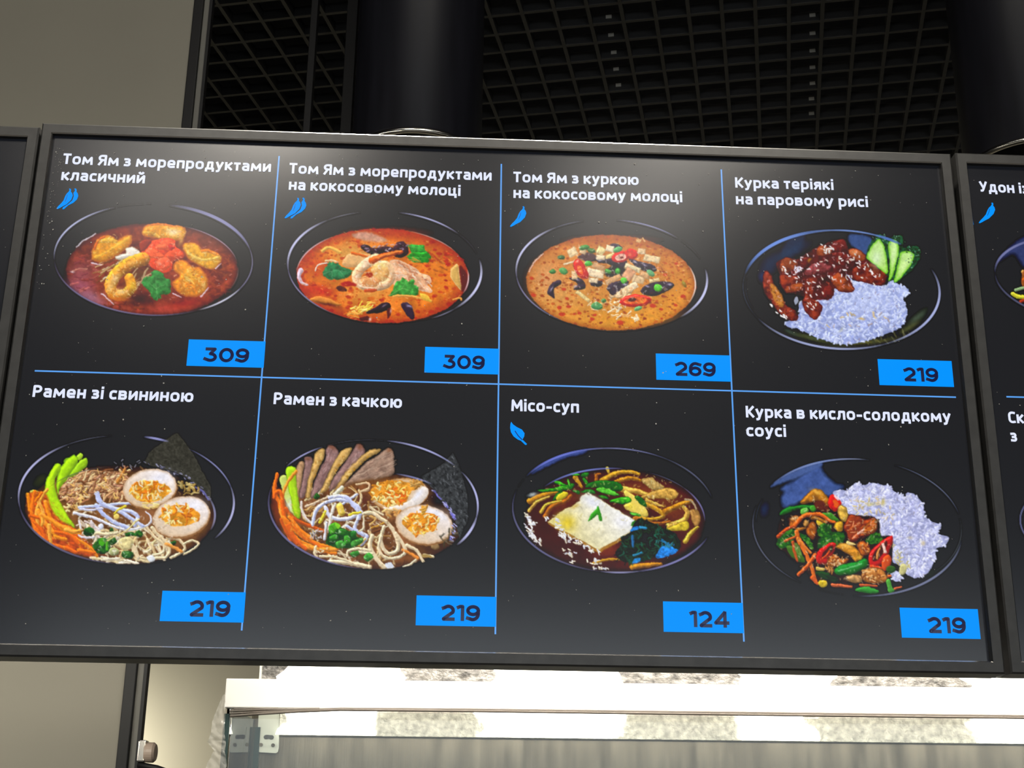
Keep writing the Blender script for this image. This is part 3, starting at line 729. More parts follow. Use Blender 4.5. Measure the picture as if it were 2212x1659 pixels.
    def leaf(s, P, c, hi, veins=()):
        P = [tuple(np.array(p0) * (1 - t) + np.array(p1) * t) for p0, p1 in zip(P, P[1:] + P[:1]) for t in (0, .34, .67)]
        s.poly(P, c, smooth=False, jag=10, noise=.25, ns=30, shade=.2, R=30)
        for v in veins: s.st(v, 6, hi, w2=2, shade=0, alpha=.6)
    def egg(s, cx, cy, rx, ry, rot, yx, yy, yrx, yry, yrot):
        s.ell(cx + 6, cy + 16, rx, ry, rot, (170, 120, 75), shade=.1, R=60)
        s.ell(cx, cy, rx, ry, rot, (246, 238, 238), grad=(222, 196, 165), gdir=(-.5, 1), edge=(205, 170, 135), ew=26, soft=8)
        s.blob(cx + rx * .35, cy - ry * .5, rx * .5, ry * .35, rot, (240, 240, 255), .8)
        P = [(yx + yrx * math.cos(t) * s.rng.uniform(.85, 1.1), yy + yry * math.sin(t) * s.rng.uniform(.85, 1.1)) for t in np.linspace(0, 2 * np.pi, 16, endpoint=False)]
        s.poly(P, (224, 138, 36), noise=.22, ns=50, grad=(230, 165, 60))
        s.scat(P, 46, (22, 55), (12, 22), [(228, 150, 50), (240, 190, 90), (205, 110, 25), (245, 215, 140), (215, 120, 20)], bend=.5, soft=7)
        s.scat(P, 12, (30, 60), (9, 13), [(248, 226, 165), (250, 235, 200)], bend=.5)
    def build(s, B, label, name='dish_picture', dep=.0002):
        C = s.C / 255.; lin = np.where(C <= .04045, C / 12.92, ((C + .055) / 1.055) ** 2.4)
        lin = np.clip(lin - .02, 0, 1); h, w = s.X.shape
        px = s.org[0] + s.X / s.scale; py = s.org[1] + s.Y / s.scale
        co = loc(B, px.ravel(), py.ravel(), dep)
        lit = (lin.max(2) > .004)
        g = lit.copy(); g[1:] |= lit[:-1]; g[:-1] |= lit[1:]; g[:, 1:] |= g[:, :-1]; g[:, :-1] |= g[:, 1:]
        q = g[:-1, :-1] | g[1:, :-1] | g[:-1, 1:] | g[1:, 1:]
        i, j = np.nonzero(q); a = i * w + j; quads = np.stack([a, a + w, a + w + 1, a + 1], 1)
        used = np.unique(quads); rem = np.full(h * w, -1); rem[used] = np.arange(len(used)); quads = rem[quads]
        me = bpy.data.meshes.new(name); me.vertices.add(len(used)); me.vertices.foreach_set('co', co[used].astype(np.float32).ravel())
        me.loops.add(quads.size); me.loops.foreach_set('vertex_index', quads.astype(np.int32).ravel())
        me.polygons.add(len(quads)); me.polygons.foreach_set('loop_start', np.arange(0, quads.size, 4, dtype=np.int32))
        me.update(calc_edges=True)
        at = me.attributes.new('picture', 'FLOAT_COLOR', 'POINT'); rgba = np.ones((len(used), 4), np.float32); rgba[:, :3] = lin.reshape(-1, 3)[used]; at.data.foreach_set('color', rgba.ravel())
        me.materials.append(M_PIC); me.validate()
        o = bpy.data.objects.new(name, me); col.objects.link(o); o.parent = B[0]; o['label'] = label
        return o

def ellP(cx, cy, rx, ry, rot=0, n=24):
    a = np.linspace(0, 2 * np.pi, n, endpoint=False); r = math.radians(rot); x, y = rx * np.cos(a), ry * np.sin(a)
    return [(cx + p * math.cos(r) - q * math.sin(r), cy + p * math.sin(r) + q * math.cos(r)) for p, q in zip(x, y)]
WHITE = (240, 238, 248); RIMC = (185, 188, 222)

# --- tom yum with seafood, clear red broth
p = Paint((100, 420), 4.424, (40, 60, 2010, 1200), seed=11)
p.ell(1022, 622, 948, 532, 2, (20, 19, 22))
p.ell(1012, 715, 822, 440, 0, (118, 50, 34), noise=.3, ns=70, grad=(146, 56, 42), edge=(70, 26, 22), ew=40)
p.scat(ellP(1012, 715, 760, 400), 220, (30, 110), (12, 34), [(100, 40, 28), (150, 66, 44), (128, 50, 36), (84, 34, 26), (160, 80, 60)], ang=0, spread=30, alpha=.35, soft=14, shade=0)
p.blob(330, 780, 150, 190, 0, (150, 80, 92), .75); p.blob(420, 980, 190, 70, 25, (170, 120, 150), .7); p.blob(330, 870, 120, 60, 10, (165, 85, 110), .6)
p.blob(700, 360, 250, 60, -10, (140, 50, 25), .6); p.blob(1560, 450, 200, 70, 25, (120, 60, 50), .6); p.blob(1150, 1090, 330, 60, 0, (190, 70, 60), .6); p.blob(1330, 1040, 180, 50, -10, (170, 35, 20), .6)
p.scat(ellP(1640, 800, 150, 240), 50, (20, 60), (8, 22), [(150, 60, 30), (110, 40, 25), (165, 75, 40)], alpha=.5)
p.scat(ellP(360, 740, 140, 170), 30, (30, 90), (10, 22), [(185, 100, 90), (150, 60, 50), (120, 50, 60)], ang=0, spread=30, alpha=.55)
p.scat(ellP(700, 1080, 260, 60), 30, (20, 60), (8, 16), [(120, 60, 20), (90, 40, 20), (150, 70, 50)], alpha=.6)
p.blob(880, 1000, 170, 70, 0, (50, 26, 16), .85); p.blob(900, 760, 120, 90, 0, (95, 60, 35), .8)
p.scat(ellP(640, 700, 170, 110, -25), 34, (60, 150), (7, 12), [(214, 190, 130), (150, 110, 60), (230, 215, 180), (120, 70, 40)], ang=-32, spread=14)
p.scat(ellP(900, 780, 90, 80), 16, (50, 110), (7, 12), [(190, 160, 120), (120, 90, 70)], ang=-50, spread=25)
S = (226, 150, 34); SE = (178, 92, 18)
p.poly([(430, 600), (440, 520), (490, 430), (560, 385), (650, 405), (665, 440), (760, 390), (815, 390), (815, 460), (740, 540), (640, 610), (540, 645), (450, 635)], S, shade=.16, R=60, noise=.14, ns=40, edge=SE, ew=24)
p.st([(470, 600), (560, 560), (660, 500), (780, 420)], 26, (240, 185, 70), shade=.1, alpha=.7); p.st([(500, 450), (600, 440), (660, 450)], 44, (240, 190, 75), alpha=.7); p.st([(460, 520), (500, 440), (560, 400)], 22, (215, 95, 20), alpha=.8)
p.poly([(660, 600), (720, 570), (765, 560), (755, 515), (830, 498), (900, 550), (905, 590), (800, 604), (690, 626)], (236, 228, 214), shade=.14, R=40, edge=(190, 175, 150), ew=14)
p.poly([(920, 330), (960, 290), (1080, 275), (1200, 290), (1320, 310), (1332, 380), (1300, 430), (1200, 440), (1080, 425), (925, 390)], S, shade=.16, R=60, noise=.14, ns=40, edge=SE, ew=22)
p.st([(960, 300), (1080, 285), (1260, 310)], 16, (230, 120, 30), alpha=.8); p.blob(1215, 360, 75, 40, 5, (248, 230, 190), .9); p.st([(930, 360), (1020, 370), (1080, 410)], 24, (242, 190, 80), alpha=.6); p.blob(1290, 440, 22, 50, 10, (225, 170, 90), .8)
p.poly([(905, 600), (950, 470), (1060, 430), (1160, 412), (1230, 440), (1235, 490), (1310, 560), (1300, 605), (1215, 640), (1195, 720), (1120, 748), (1020, 705), (960, 640)], (232, 74, 40), shade=.12, R=60, noise=.16, ns=60)
for P, c in (([(890, 470), (940, 430), (1010, 440), (960, 520), (910, 540)], (150, 50, 30)), ([(1040, 500), (1150, 430), (1225, 460), (1180, 520), (1080, 530)], (245, 92, 52)), ([(930, 570), (1000, 510), (1090, 560), (1120, 600), (1000, 610)], (246, 98, 54)), ([(1130, 590), (1200, 530), (1300, 560), (1290, 600), (1190, 620)], (228, 80, 42)), ([(1040, 660), (1120, 600), (1180, 620), (1185, 690), (1110, 730)], (244, 96, 60)), ([(1160, 480), (1230, 500), (1190, 540)], (200, 45, 25))):
    p.poly(P, c, shade=.16, R=35)
p.blob(1080, 660, 26, 18, 20, (255, 170, 140), .7); p.blob(1110, 490, 40, 16, -10, (255, 150, 90), .6)
p.poly([(1305, 480), (1380, 458), (1450, 478), (1485, 522), (1545, 518), (1640, 560), (1678, 600), (1650, 672), (1590, 718), (1480, 692), (1380, 632), (1330, 570)], (232, 166, 44), shade=.16, R=55, noise=.13, ns=40, edge=SE, ew=22)
p.st([(1350, 560), (1440, 610), (1560, 625), (1650, 590)], 26, (246, 206, 110), alpha=.7); p.st([(1490, 540), (1560, 545), (1640, 575)], 30, (220, 120, 25), alpha=.8)
p.poly([(1215, 670), (1260, 625), (1345, 635), (1400, 690), (1470, 690), (1532, 780), (1548, 870), (1480, 962), (1340, 978), (1240, 922), (1203, 840), (1268, 780), (1215, 730)], (226, 138, 30), shade=.18, R=70, noise=.18, ns=45, edge=(170, 80, 15), ew=26)
p.blob(1390, 770, 75, 60, 30, (246, 190, 70), .8); p.blob(1500, 870, 30, 50, 0, (245, 205, 130), .7); p.scat(ellP(1400, 790, 90, 80), 18, (20, 50), (8, 14), [(250, 210, 110), (200, 110, 25)], alpha=.7)
p.st([(925, 618), (820, 650), (710, 720), (640, 800), (610, 880), (650, 955), (740, 955), (810, 890), (795, 800)], 130, (224, 142, 40), w2=96, shade=.3, noise=.14, ns=40)
for a, b in (((760, 640), (800, 720)), ((690, 690), (750, 760)), ((620, 770), (700, 810)), ((570, 860), (680, 860)), ((600, 960), (690, 900)), ((690, 1010), (730, 910)), ((800, 980), (770, 890))): p.st([a, b], 15, (186, 100, 25), shade=0, alpha=.45, soft=10)
p.blob(660, 800, 60, 40, -50, (246, 212, 150), .8); p.blob(610, 890, 40, 60, 10, (244, 205, 130), .8); p.blob(720, 930, 70, 40, 0, (245, 205, 150), .8); p.blob(820, 870, 50, 60, 0, (240, 196, 60), .8); p.blob(690, 1000, 120, 24, 5, (225, 115, 20), .7); p.blob(820, 655, 80, 26, -20, (238, 186, 100), .7); p.blob(740, 850, 26, 36, 0, (110, 55, 25), .8)
for P, n in (([(440, 560), (560, 390), (810, 395), (740, 540), (540, 640)], 26), ([(930, 330), (1080, 280), (1320, 320), (1300, 420), (940, 385)], 26), ([(1310, 490), (1450, 480), (1670, 600), (1590, 710), (1380, 630)], 26), ([(1220, 680), (1400, 690), (1540, 860), (1340, 970), (1220, 830)], 34), ([(540, 900), (640, 740), (900, 610), (880, 680), (720, 780), (700, 880), (860, 800), (870, 900), (700, 1020)], 50)): p.gloss(P, n, hi=(255, 232, 170), lo=(150, 70, 10))
p.gloss([(920, 590), (1060, 430), (1230, 450), (1300, 580), (1180, 720), (1020, 700)], 36, hi=(255, 190, 160), lo=(160, 20, 10)); p.gloss(ellP(1012, 715, 760, 400), 60, 0, 30, hi=(225, 150, 140), lo=(60, 20, 15))
p.leaf([(912, 822), (958, 792), (1000, 782), (1008, 742), (1058, 724), (1112, 750), (1132, 802), (1192, 822), (1204, 880), (1172, 950), (1102, 972), (1060, 1012), (1020, 992), (982, 930), (930, 882)], (52, 128, 58), (120, 180, 110), ([(1060, 1000), (1050, 860), (1050, 750)], [(1050, 900), (1150, 850)], [(1050, 900), (960, 830)]))
for a, b in (((1480, 972), (1550, 892)), ((1212, 948), (1290, 985)), ((1620, 708), (1668, 662)), ((530, 950), (650, 1050)), ((436, 655), (530, 672))): p.st([a, b], 15, (236, 220, 235), w2=7, shade=0, alpha=.85)
p.st([(288, 502), (360, 440), (475, 378)], 13, (225, 215, 225), shade=0, alpha=.9); p.blob(250, 740, 20, 9, 0, WHITE, .8); p.st([(250, 735), (320, 705), (390, 715)], 12, (225, 160, 130), shade=0, alpha=.6)
p.clip(1022, 622, 948, 532, 2)
p.rim(1022, 622, 948, 532, 2, [(-60, 60, 8, (96, 92, 116), .8), (176, 246, 14, RIMC, .95), (278, 345, 26, (150, 150, 195), .85), (-15, 40, 10, (120, 116, 145), .8), (28, 62, 14, (205, 205, 225), .9), (60, 180, 13, (120, 112, 150), .85), (238, 285, 6, (90, 90, 100), .5)])
p.rim(1012, 715, 822, 440, 0, [(290, 350, 9, (190, 165, 190), .7), (-5, 25, 9, (150, 120, 120), .5)])
p.build(MAIN, 'picture of red shrimp and tomato soup in a black bowl')

# --- tom yum with seafood and coconut milk
p = Paint((590, 440), 4.424, (100, 40, 2030, 1190), seed=12)
p.ell(1065, 610, 926, 537, 3, (16, 16, 18))
E2 = ellP(1045, 690, 822, 452, 1)
p.poly(E2, (222, 122, 44), noise=.16, ns=150, edge=(166, 50, 14), ew=130)
p.blob(760, 480, 260, 130, 0, (228, 170, 86), .8); p.blob(900, 850, 330, 100, 0, (226, 156, 74), .8); p.blob(1560, 750, 200, 200, 0, (212, 120, 40), .6); p.blob(1250, 1060, 260, 60, 0, (222, 120, 30), .6); p.blob(450, 830, 180, 60, 10, (196, 36, 12), .85); p.blob(420, 600, 130, 120, 0, (205, 70, 20), .7); p.blob(1100, 280, 420, 60, 0, (190, 66, 18), .6)
p.dots(E2, 640, (6, 30), [(180, 40, 10), (160, 32, 8), (192, 56, 14), (206, 76, 18)], alpha=.75)
p.poly([(760, 290), (880, 268), (1000, 300), (1090, 350), (1010, 370), (860, 350), (780, 330)], (206, 176, 166), alpha=.7, noise=.12, ns=40, soft=24)
p.poly([(660, 580), (680, 520), (750, 470), (870, 480), (940, 500), (900, 560), (820, 600), (720, 610)], (226, 178, 120), alpha=.9, shade=.14, R=40); p.st([(755, 470), (830, 490), (900, 510)], 24, (214, 100, 30))
p.st([(470, 455), (540, 420), (640, 460)], 32, (236, 178, 84)); p.st([(500, 545), (560, 540), (620, 560)], 16, (240, 200, 150)); p.st([(400, 640), (430, 590), (510, 565)], 14, (240, 215, 200))
p.st([(262, 640), (248, 700), (275, 755), (330, 775)], 52, (214, 190, 208), w2=18); p.st([(300, 640), (290, 690)], 14, (165, 50, 40), alpha=.7)
WE = (52, 33, 42)
p.poly([(840, 402), (900, 392), (960, 422), (1080, 408), (1150, 420), (1180, 370), (1250, 362), (1292, 420), (1282, 490), (1200, 515), (1080, 470), (960, 492), (870, 452)], WE, shade=.25, R=35, noise=.3, ns=40)
p.scat([(850, 410), (1250, 380), (1270, 470), (960, 480)], 26, (10, 30), (6, 12), [(150, 125, 150), (200, 180, 195), (90, 60, 75)], ang=0, spread=35)
p.leaf([(1282, 402), (1340, 386), (1452, 400), (1452, 450), (1400, 482), (1330, 470)], (46, 138, 50), (140, 200, 110), ([(1290, 410), (1440, 430)],)); p.leaf([(1275, 502), (1340, 470), (1482, 458), (1508, 520), (1480, 562), (1380, 562), (1300, 542)], (42, 150, 44), (140, 210, 110), ([(1290, 510), (1490, 520)], [(1380, 515), (1420, 555)]))
p.poly([(1110, 550), (1200, 538), (1290, 578), (1372, 620), (1400, 660), (1492, 690), (1512, 750), (1470, 772), (1522, 830), (1490, 852), (1390, 822), (1200, 802), (1150, 760), (1160, 640)], (226, 172, 132), shade=.14, R=50, noise=.15, ns=45, edge=(238, 200, 170), ew=14)
p.scat([(1150, 560), (1380, 640), (1490, 750), (1480, 830), (1200, 780)], 40, (20, 60), (7, 14), [(245, 215, 190), (205, 130, 90), (190, 120, 90)], ang=30, spread=30, alpha=.8)
p.st([(985, 520), (870, 590), (800, 690), (840, 770), (960, 790), (1080, 770), (1130, 690), (1090, 600), (1000, 585)], 96, (238, 194, 150), w2=84, shade=.22, noise=.1, ns=40); p.ell(1020, 660, 90, 90, 0, (232, 180, 110), shade=.16, R=50); p.ell(930, 740, 90, 55, 10, (232, 165, 105), shade=.16, R=40)
for a, b in (((800, 640), (870, 660)), ((790, 730), (860, 710)), ((850, 800), (890, 740)), ((950, 810), (960, 740)), ((1050, 800), (1020, 730)), ((1130, 720), (1060, 690))): p.st([a, b], 10, (206, 120, 70), shade=0, alpha=.6)
p.ell(920, 678, 34, 30, 0, (168, 52, 18), soft=14); p.blob(1050, 590, 60, 26, 0, (246, 226, 140), .7); p.blob(900, 560, 60, 40, -40, (246, 220, 190), .7); p.st([(790, 690), (830, 785), (960, 805)], 9, (252, 230, 205), shade=0, alpha=.8)
p.st([(945, 545), (1060, 495), (1230, 458)], 66, (216, 92, 32), w2=34, shade=.25, noise=.12, ns=30); p.st([(960, 520), (1090, 480), (1220, 450)], 14, (240, 160, 80), shade=0, alpha=.7)
p.poly([(650, 760), (720, 740), (800, 770), (760, 790), (670, 785)], (170, 32, 20), soft=14); p.st([(880, 830), (980, 825)], 30, (186, 50, 20), alpha=.7)
p.gloss([(780, 700), (870, 580), (1000, 540), (1130, 620), (1120, 760), (960, 810), (830, 780)], 60, hi=(255, 240, 220), lo=(190, 90, 40)); p.gloss(E2, 90, 0, 40, hi=(255, 205, 140), lo=(150, 30, 5)); p.gloss([(1150, 560), (1380, 640), (1500, 740), (1480, 840), (1200, 790)], 40, 30, 40, hi=(255, 236, 220), lo=(180, 90, 50))
p.leaf([(465, 660), (500, 610), (530, 560), (580, 553), (640, 590), (690, 610), (762, 640), (750, 690), (640, 728), (560, 722), (480, 690)], (46, 122, 74), (130, 190, 140), ([(480, 670), (600, 640), (740, 660)], [(560, 650), (570, 715)], [(640, 645), (680, 700)]))
p.leaf([(1088, 882), (1150, 832), (1180, 740), (1240, 708), (1290, 742), (1342, 730), (1360, 780), (1392, 802), (1380, 872), (1310, 888), (1200, 872)], (64, 148, 62), (150, 205, 120), ([(1100, 876), (1230, 810), (1270, 730)], [(1230, 810), (1370, 850)]))
p.poly([(600, 800), (640, 785), (700, 815), (690, 840), (630, 835)], (80, 40, 25), noise=.3, ns=20)
p.poly([(345, 912), (420, 884), (540, 910), (650, 962), (620, 978), (480, 962), (380, 938)], (206, 128, 56), shade=.25, R=28); p.blob(520, 962, 130, 16, 14, (90, 30, 15), .8)
p.poly([(1700, 622), (1762, 578), (1782, 700), (1802, 822), (1760, 792), (1700, 700)], (212, 168, 92), shade=.25, R=25, edge=(235, 205, 150), ew=10); p.poly([(1780, 590), (1840, 640), (1865, 740), (1850, 830), (1800, 830), (1790, 700)], (86, 20, 22), soft=16, alpha=.9)
p.st([(1150, 882), (1330, 885), (1510, 932)], 22, (236, 160, 76)); p.poly([(1400, 862), (1450, 862), (1490, 900), (1510, 940), (1430, 915)], (240, 190, 70), shade=.2, R=20); p.st([(1720, 915), (1790, 900), (1800, 920)], 18, (235, 165, 80))
p.scat(ellP(850, 1000, 110, 50, -20), 30, (20, 70), (10, 20), [(244, 206, 80), (235, 170, 80), (250, 226, 130), (220, 130, 50)], ang=-25, spread=30); p.scat(ellP(760, 1060, 90, 30), 12, (20, 60), (10, 18), [(240, 170, 80), (225, 120, 40)], ang=0, spread=30)
p.poly([(888, 1042), (970, 992), (1040, 950), (1110, 948), (1122, 1000), (1050, 1032), (950, 1052)], (44, 30, 42), shade=.25, R=25); p.poly([(1218, 960), (1290, 948), (1332, 1000), (1352, 1080), (1322, 1108), (1260, 1040)], (54, 40, 58), shade=.25, R=25); p.blob(1300, 980, 26, 12, 20, (190, 180, 225), .8); p.blob(1060, 975, 30, 8, -30, (170, 150, 170), .7); p.poly([(820, 1095), (900, 1072), (920, 1110), (850, 1120)], (80, 30, 25), shade=.2, R=15); p.blob(925, 1105, 14, 24, 20, (245, 200, 190), .9); p.poly([(1090, 1010), (1130, 1000), (1120, 1060), (1090, 1100)], (90, 25, 20)); p.blob(1125, 1025, 10, 24, 10, (245, 190, 185), .8)
p.scat([(1240, 500), (1700, 480), (1650, 620), (1560, 640)], 14, (30, 80), (10, 26), [(196, 60, 20), (222, 140, 60), (150, 70, 40)], ang=30, spread=20, alpha=.7)
p.clip(1065, 610, 926, 537, 3)
p.rim(1065, 610, 926, 537, 3, [(172, 232, 18, (200, 200, 235), .95), (228, 256, 8, (130, 130, 150), .7), (276, 318, 13, (175, 175, 215), .9), (312, 345, 6, (100, 100, 120), .6), (-14, 42, 20, (205, 205, 240), .95), (40, 60, 10, (150, 150, 180), .7), (118, 180, 12, (140, 135, 175), .85), (80, 120, 6, (90, 80, 90), .5)])
p.rim(1045, 690, 822, 452, 1, [(182, 235, 10, (230, 190, 200), .8), (285, 330, 9, (200, 165, 165), .7), (-10, 20, 12, (235, 200, 205), .8)])
p.build(MAIN, 'picture of orange coconut shrimp soup with green coriander')

# --- tom yum with chicken and coconut milk
p = Paint((1085, 450), 4.424, (100, 70, 2000, 1200), seed=13)
p.ell(1045, 640, 914, 532, 4, (18, 18, 19))
E3 = ellP(1038, 710, 808, 456, 2)
p.poly(E3, (198, 116, 48), noise=.07, ns=200, grad=(226, 156, 62), edge=(166, 88, 36), ew=60)
p.blob(430, 680, 200, 210, 0, (216, 156, 108), .7); p.blob(560, 850, 260, 120, 0, (216, 156, 84), .6); p.blob(1200, 1060, 420, 90, 0, (226, 150, 40), .7); p.blob(1560, 900, 220, 200, 0, (216, 138, 40), .5); p.blob(1050, 300, 480, 50, 0, (176, 88, 36), .6)
p.dots(E3, 900, (5, 20), [(172, 76, 20), (154, 60, 14), (190, 80, 24), (140, 52, 14)], alpha=.9)
for x, y, r in ((545, 950, 22), (630, 940, 22), (570, 1010, 30), (590, 775, 20), (615, 860, 18), (300, 832, 26), (1125, 1095, 32), (1730, 842, 28), (1440, 930, 30), (1555, 635, 22), (1665, 530, 18), (735, 1003, 18), (690, 1012, 14), (860, 1058, 24), (1660, 928, 18), (1515, 965, 18), (1520, 1055, 14), (885, 1020, 18), (280, 670, 20)): p.ell(x, y, r, r * .68, 6, (196, 62, 20), soft=9)
CR = [(226, 192, 146), (236, 208, 160), (210, 160, 110), (238, 214, 176)]
p.poly([(1030, 560), (1120, 530), (1180, 590), (1120, 660), (1000, 650), (980, 600)], (40, 38, 36), soft=16)
for P in ([(898, 490), (1060, 478), (1190, 500), (1140, 580), (1000, 532), (930, 525)], [(1208, 478), (1290, 498), (1452, 550), (1460, 605), (1340, 592), (1250, 532)], [(638, 668), (740, 664), (792, 720), (782, 770), (680, 775), (722, 722)], [(428, 802), (470, 720), (552, 684), (562, 720), (492, 770), (502, 855), (470, 840)], [(1000, 752), (1080, 700), (1205, 695), (1182, 762), (1090, 832), (1030, 812)], [(1318, 792), (1400, 720), (1500, 700), (1612, 708), (1640, 745), (1560, 802), (1430, 842)], [(720, 470), (800, 420), (890, 450), (900, 500), (800, 510), (760, 480)], [(1030, 345), (1100, 340), (1150, 380), (1070, 400)], [(840, 700), (940, 690), (950, 740), (860, 745)]):
    p.poly(P, (48, 37, 52), shade=.28, R=28, noise=.25, ns=35)
p.poly([(720, 470), (800, 420), (890, 450), (880, 490), (800, 505)], (96, 62, 60), alpha=.7)
for x, y, a in ((470, 770, -55), (710, 680, 20), (700, 745, -20), (1270, 510, 40), (1360, 540, 30), (1390, 745, 20), (1530, 760, -20), (1170, 730, 0), (930, 500, 10), (1600, 730, 0)): p.blob(x, y, 26, 9, a, (200, 195, 225), .8)
def quad(cx, cy, w, h, rot, c): 
    r = math.radians(rot); P = [(cx + x * math.cos(r) - y * math.sin(r), cy + x * math.sin(r) + y * math.cos(r)) for x, y in ((-w, -h), (w, -h), (w, h), (-w, h))]
    p.poly(P, c, smooth=False, shade=.16, R=22, noise=.1, ns=25, edge=tuple(v * .8 for v in c), ew=8, soft=9)
for a in ((670, 420, 42, 44, 60, CR[1]), (770, 410, 30, 26, 20, CR[0]), (940, 405, 40, 36, 30, (236, 215, 150)), (1030, 385, 40, 30, 15, CR[3]), (940, 470, 44, 26, 5, CR[3]), (1030, 455, 46, 22, -15, (240, 212, 140)), (1330, 410, 36, 26, 10, CR[0]), (1430, 482, 80, 32, 12, CR[1]), (890, 620, 80, 40, 10, CR[3]), (920, 560, 60, 26, 25, CR[2]), (1245, 570, 78, 26, 20, (232, 214, 168)), (1210, 630, 50, 56, 32, (214, 156, 116)), (1060, 680, 80, 26, -25, CR[2]), (1300, 680, 56, 36, 10, CR[0]), (1360, 640, 50, 30, 25, CR[2]), (1220, 760, 80, 32, -28, CR[3]), (1450, 685, 50, 18, -12, (234, 206, 150)), (770, 840, 82, 18, 38, (232, 206, 140)), (870, 690, 44, 24, 5, CR[3]), (690, 640, 26, 40, 0, CR[0]), (1160, 800, 50, 30, -30, CR[0]), (640, 520, 60, 10, -15, CR[3])): quad(*a)
p.scat(ellP(1140, 830, 130, 50, -20), 22, (20, 60), (12, 22), CR, bend=.5); p.scat(ellP(1000, 930, 200, 60), 22, (20, 60), (9, 16), [(238, 200, 150), (245, 222, 180), (220, 160, 90)], bend=.7); p.scat(ellP(1130, 1000, 120, 40), 12, (30, 80), (8, 14), [(245, 222, 185), (225, 170, 110)], ang=-25, spread=30); p.scat(ellP(1270, 1050, 50, 20), 8, (20, 40), (12, 18), [(248, 220, 180)])
p.scat(ellP(1330, 310, 40, 20), 6, (20, 40), (10, 14), [(226, 180, 120)])
p.poly([(680, 520), (720, 484), (770, 520), (822, 620), (815, 672), (740, 652), (690, 590)], (206, 34, 22), shade=.25, R=35, edge=(170, 20, 15), ew=10); p.poly([(715, 560), (740, 545), (770, 600), (760, 630), (725, 600)], (240, 120, 40), alpha=.8); p.blob(720, 505, 20, 12, -40, (250, 200, 190), .8)
p.ell(1235, 436, 62, 50, 10, (212, 36, 30), shade=.2, R=25); p.ell(1130, 465, 84, 52, -12, (205, 32, 26), shade=.2, R=25); p.ell(1130, 468, 56, 32, -12, (238, 180, 160), noise=.2, ns=20); p.ell(1140, 470, 16, 12, 0, (120, 40, 30)); p.blob(1220, 445, 20, 18, 0, (245, 150, 110), .7)
p.ell(1272, 884, 152, 60, -3, (206, 30, 22), shade=.25, R=30); p.ell(1275, 882, 110, 34, -3, (226, 96, 40), noise=.25, ns=24); p.ell(1240, 874, 40, 18, 0, (70, 20, 15), soft=12); p.blob(1330, 890, 24, 22, 0, (246, 180, 60), .7); p.st([(1150, 860), (1270, 838), (1390, 850)], 8, (250, 140, 120), shade=0, alpha=.7)
for x, y, rx, ry, a, c in ((785, 375, 46, 26, -10, (52, 120, 52)), (850, 405, 40, 22, 20, (56, 96, 40)), (1105, 395, 44, 26, -20, (86, 160, 96)), (560, 468, 34, 22, 10, (50, 96, 60)), (480, 605, 32, 22, 0, (58, 120, 58)), (585, 600, 44, 30, 20, (76, 150, 80)), (825, 530, 36, 26, 0, (66, 170, 54)), (1010, 602, 34, 20, 20, (70, 150, 60)), (1102, 600, 26, 28, 0, (58, 160, 50)), (1162, 690, 30, 32, 0, (78, 190, 50)), (1420, 620, 44, 26, 40, (96, 165, 110)), (1490, 760, 40, 34, 20, (82, 190, 46)), (968, 884, 26, 22, 0, (70, 130, 70)), (905, 935, 54, 36, 10, (70, 140, 84)), (1298, 958, 40, 22, -20, (96, 165, 110)), (1738, 720, 18, 36, -30, (150, 120, 40))): p.ell(x, y, rx, ry, a, c, shade=.3, R=20); p.blob(x - rx * .2, y - ry * .3, rx * .4, ry * .3, a, (170, 220, 150), .5)
p.gloss([(640, 400), (1060, 340), (1500, 470), (1600, 760), (1250, 960), (850, 920), (640, 680)], 120, hi=(255, 246, 230), lo=(60, 26, 16)); p.gloss(E3, 60, 0, 30, hi=(255, 222, 160), lo=(150, 60, 10))
p.st([(258, 605), (300, 520), (390, 430)], 11, (230, 200, 190), shade=0, alpha=.9)
p.clip(1045, 640, 914, 532, 4)
p.rim(1045, 640, 914, 532, 4, [(172, 232, 17, (200, 200, 235), .95), (226, 252, 9, (110, 112, 135), .7), (270, 312, 12, (140, 142, 180), .85), (305, 345, 6, (90, 90, 110), .5), (-14, 42, 20, (200, 202, 240), .95), (118, 180, 12, (130, 128, 165), .85), (72, 118, 6, (90, 82, 80), .6)])
p.rim(1038, 710, 808, 456, 2, [(-25, 22, 12, (238, 215, 205), .85)])
p.build(MAIN, 'picture of orange coconut chicken soup with chilli rings')

# --- teriyaki chicken on rice
p = Paint((1580, 470), 4.424, (60, 90, 2030, 1290), seed=14)
p.ell(1050, 688, 940, 566, 3, (21, 20, 22)); p.ell(1060, 690, 860, 490, 3, (24, 22, 22), soft=30)
p.blob(560, 330, 260, 70, -25, (44, 62, 96), .8); p.blob(360, 470, 90, 130, 30, (38, 56, 88), .7); p.blob(300, 570, 50, 60, 0, (44, 60, 110), .7); p.poly([(1130, 160), (1330, 190), (1340, 330), (1260, 360), (1180, 290), (1130, 240)], (66, 92, 150), soft=26, alpha=.85); p.poly([(540, 210), (700, 170), (640, 320), (480, 370)], (40, 56, 86), soft=40, alpha=.7)
p.blob(1780, 950, 140, 40, -40, (88, 108, 86), .7); p.blob(1700, 1050, 140, 30, -30, (96, 100, 60), .7); p.blob(1300, 1190, 330, 26, -6, (110, 110, 60), .75); p.blob(760, 1150, 260, 30, 14, (90, 100, 60), .75); p.blob(560, 1090, 80, 22, 25, (70, 90, 80), .6)
p.scat(ellP(1400, 1170, 330, 40, -10), 26, (30, 80), (8, 18), [(120, 120, 70), (60, 66, 50), (140, 140, 100)], ang=60, spread=20, alpha=.4)
RC8 = [(196, 206, 246), (204, 213, 249), (188, 198, 242), (210, 218, 251), (178, 188, 234)]
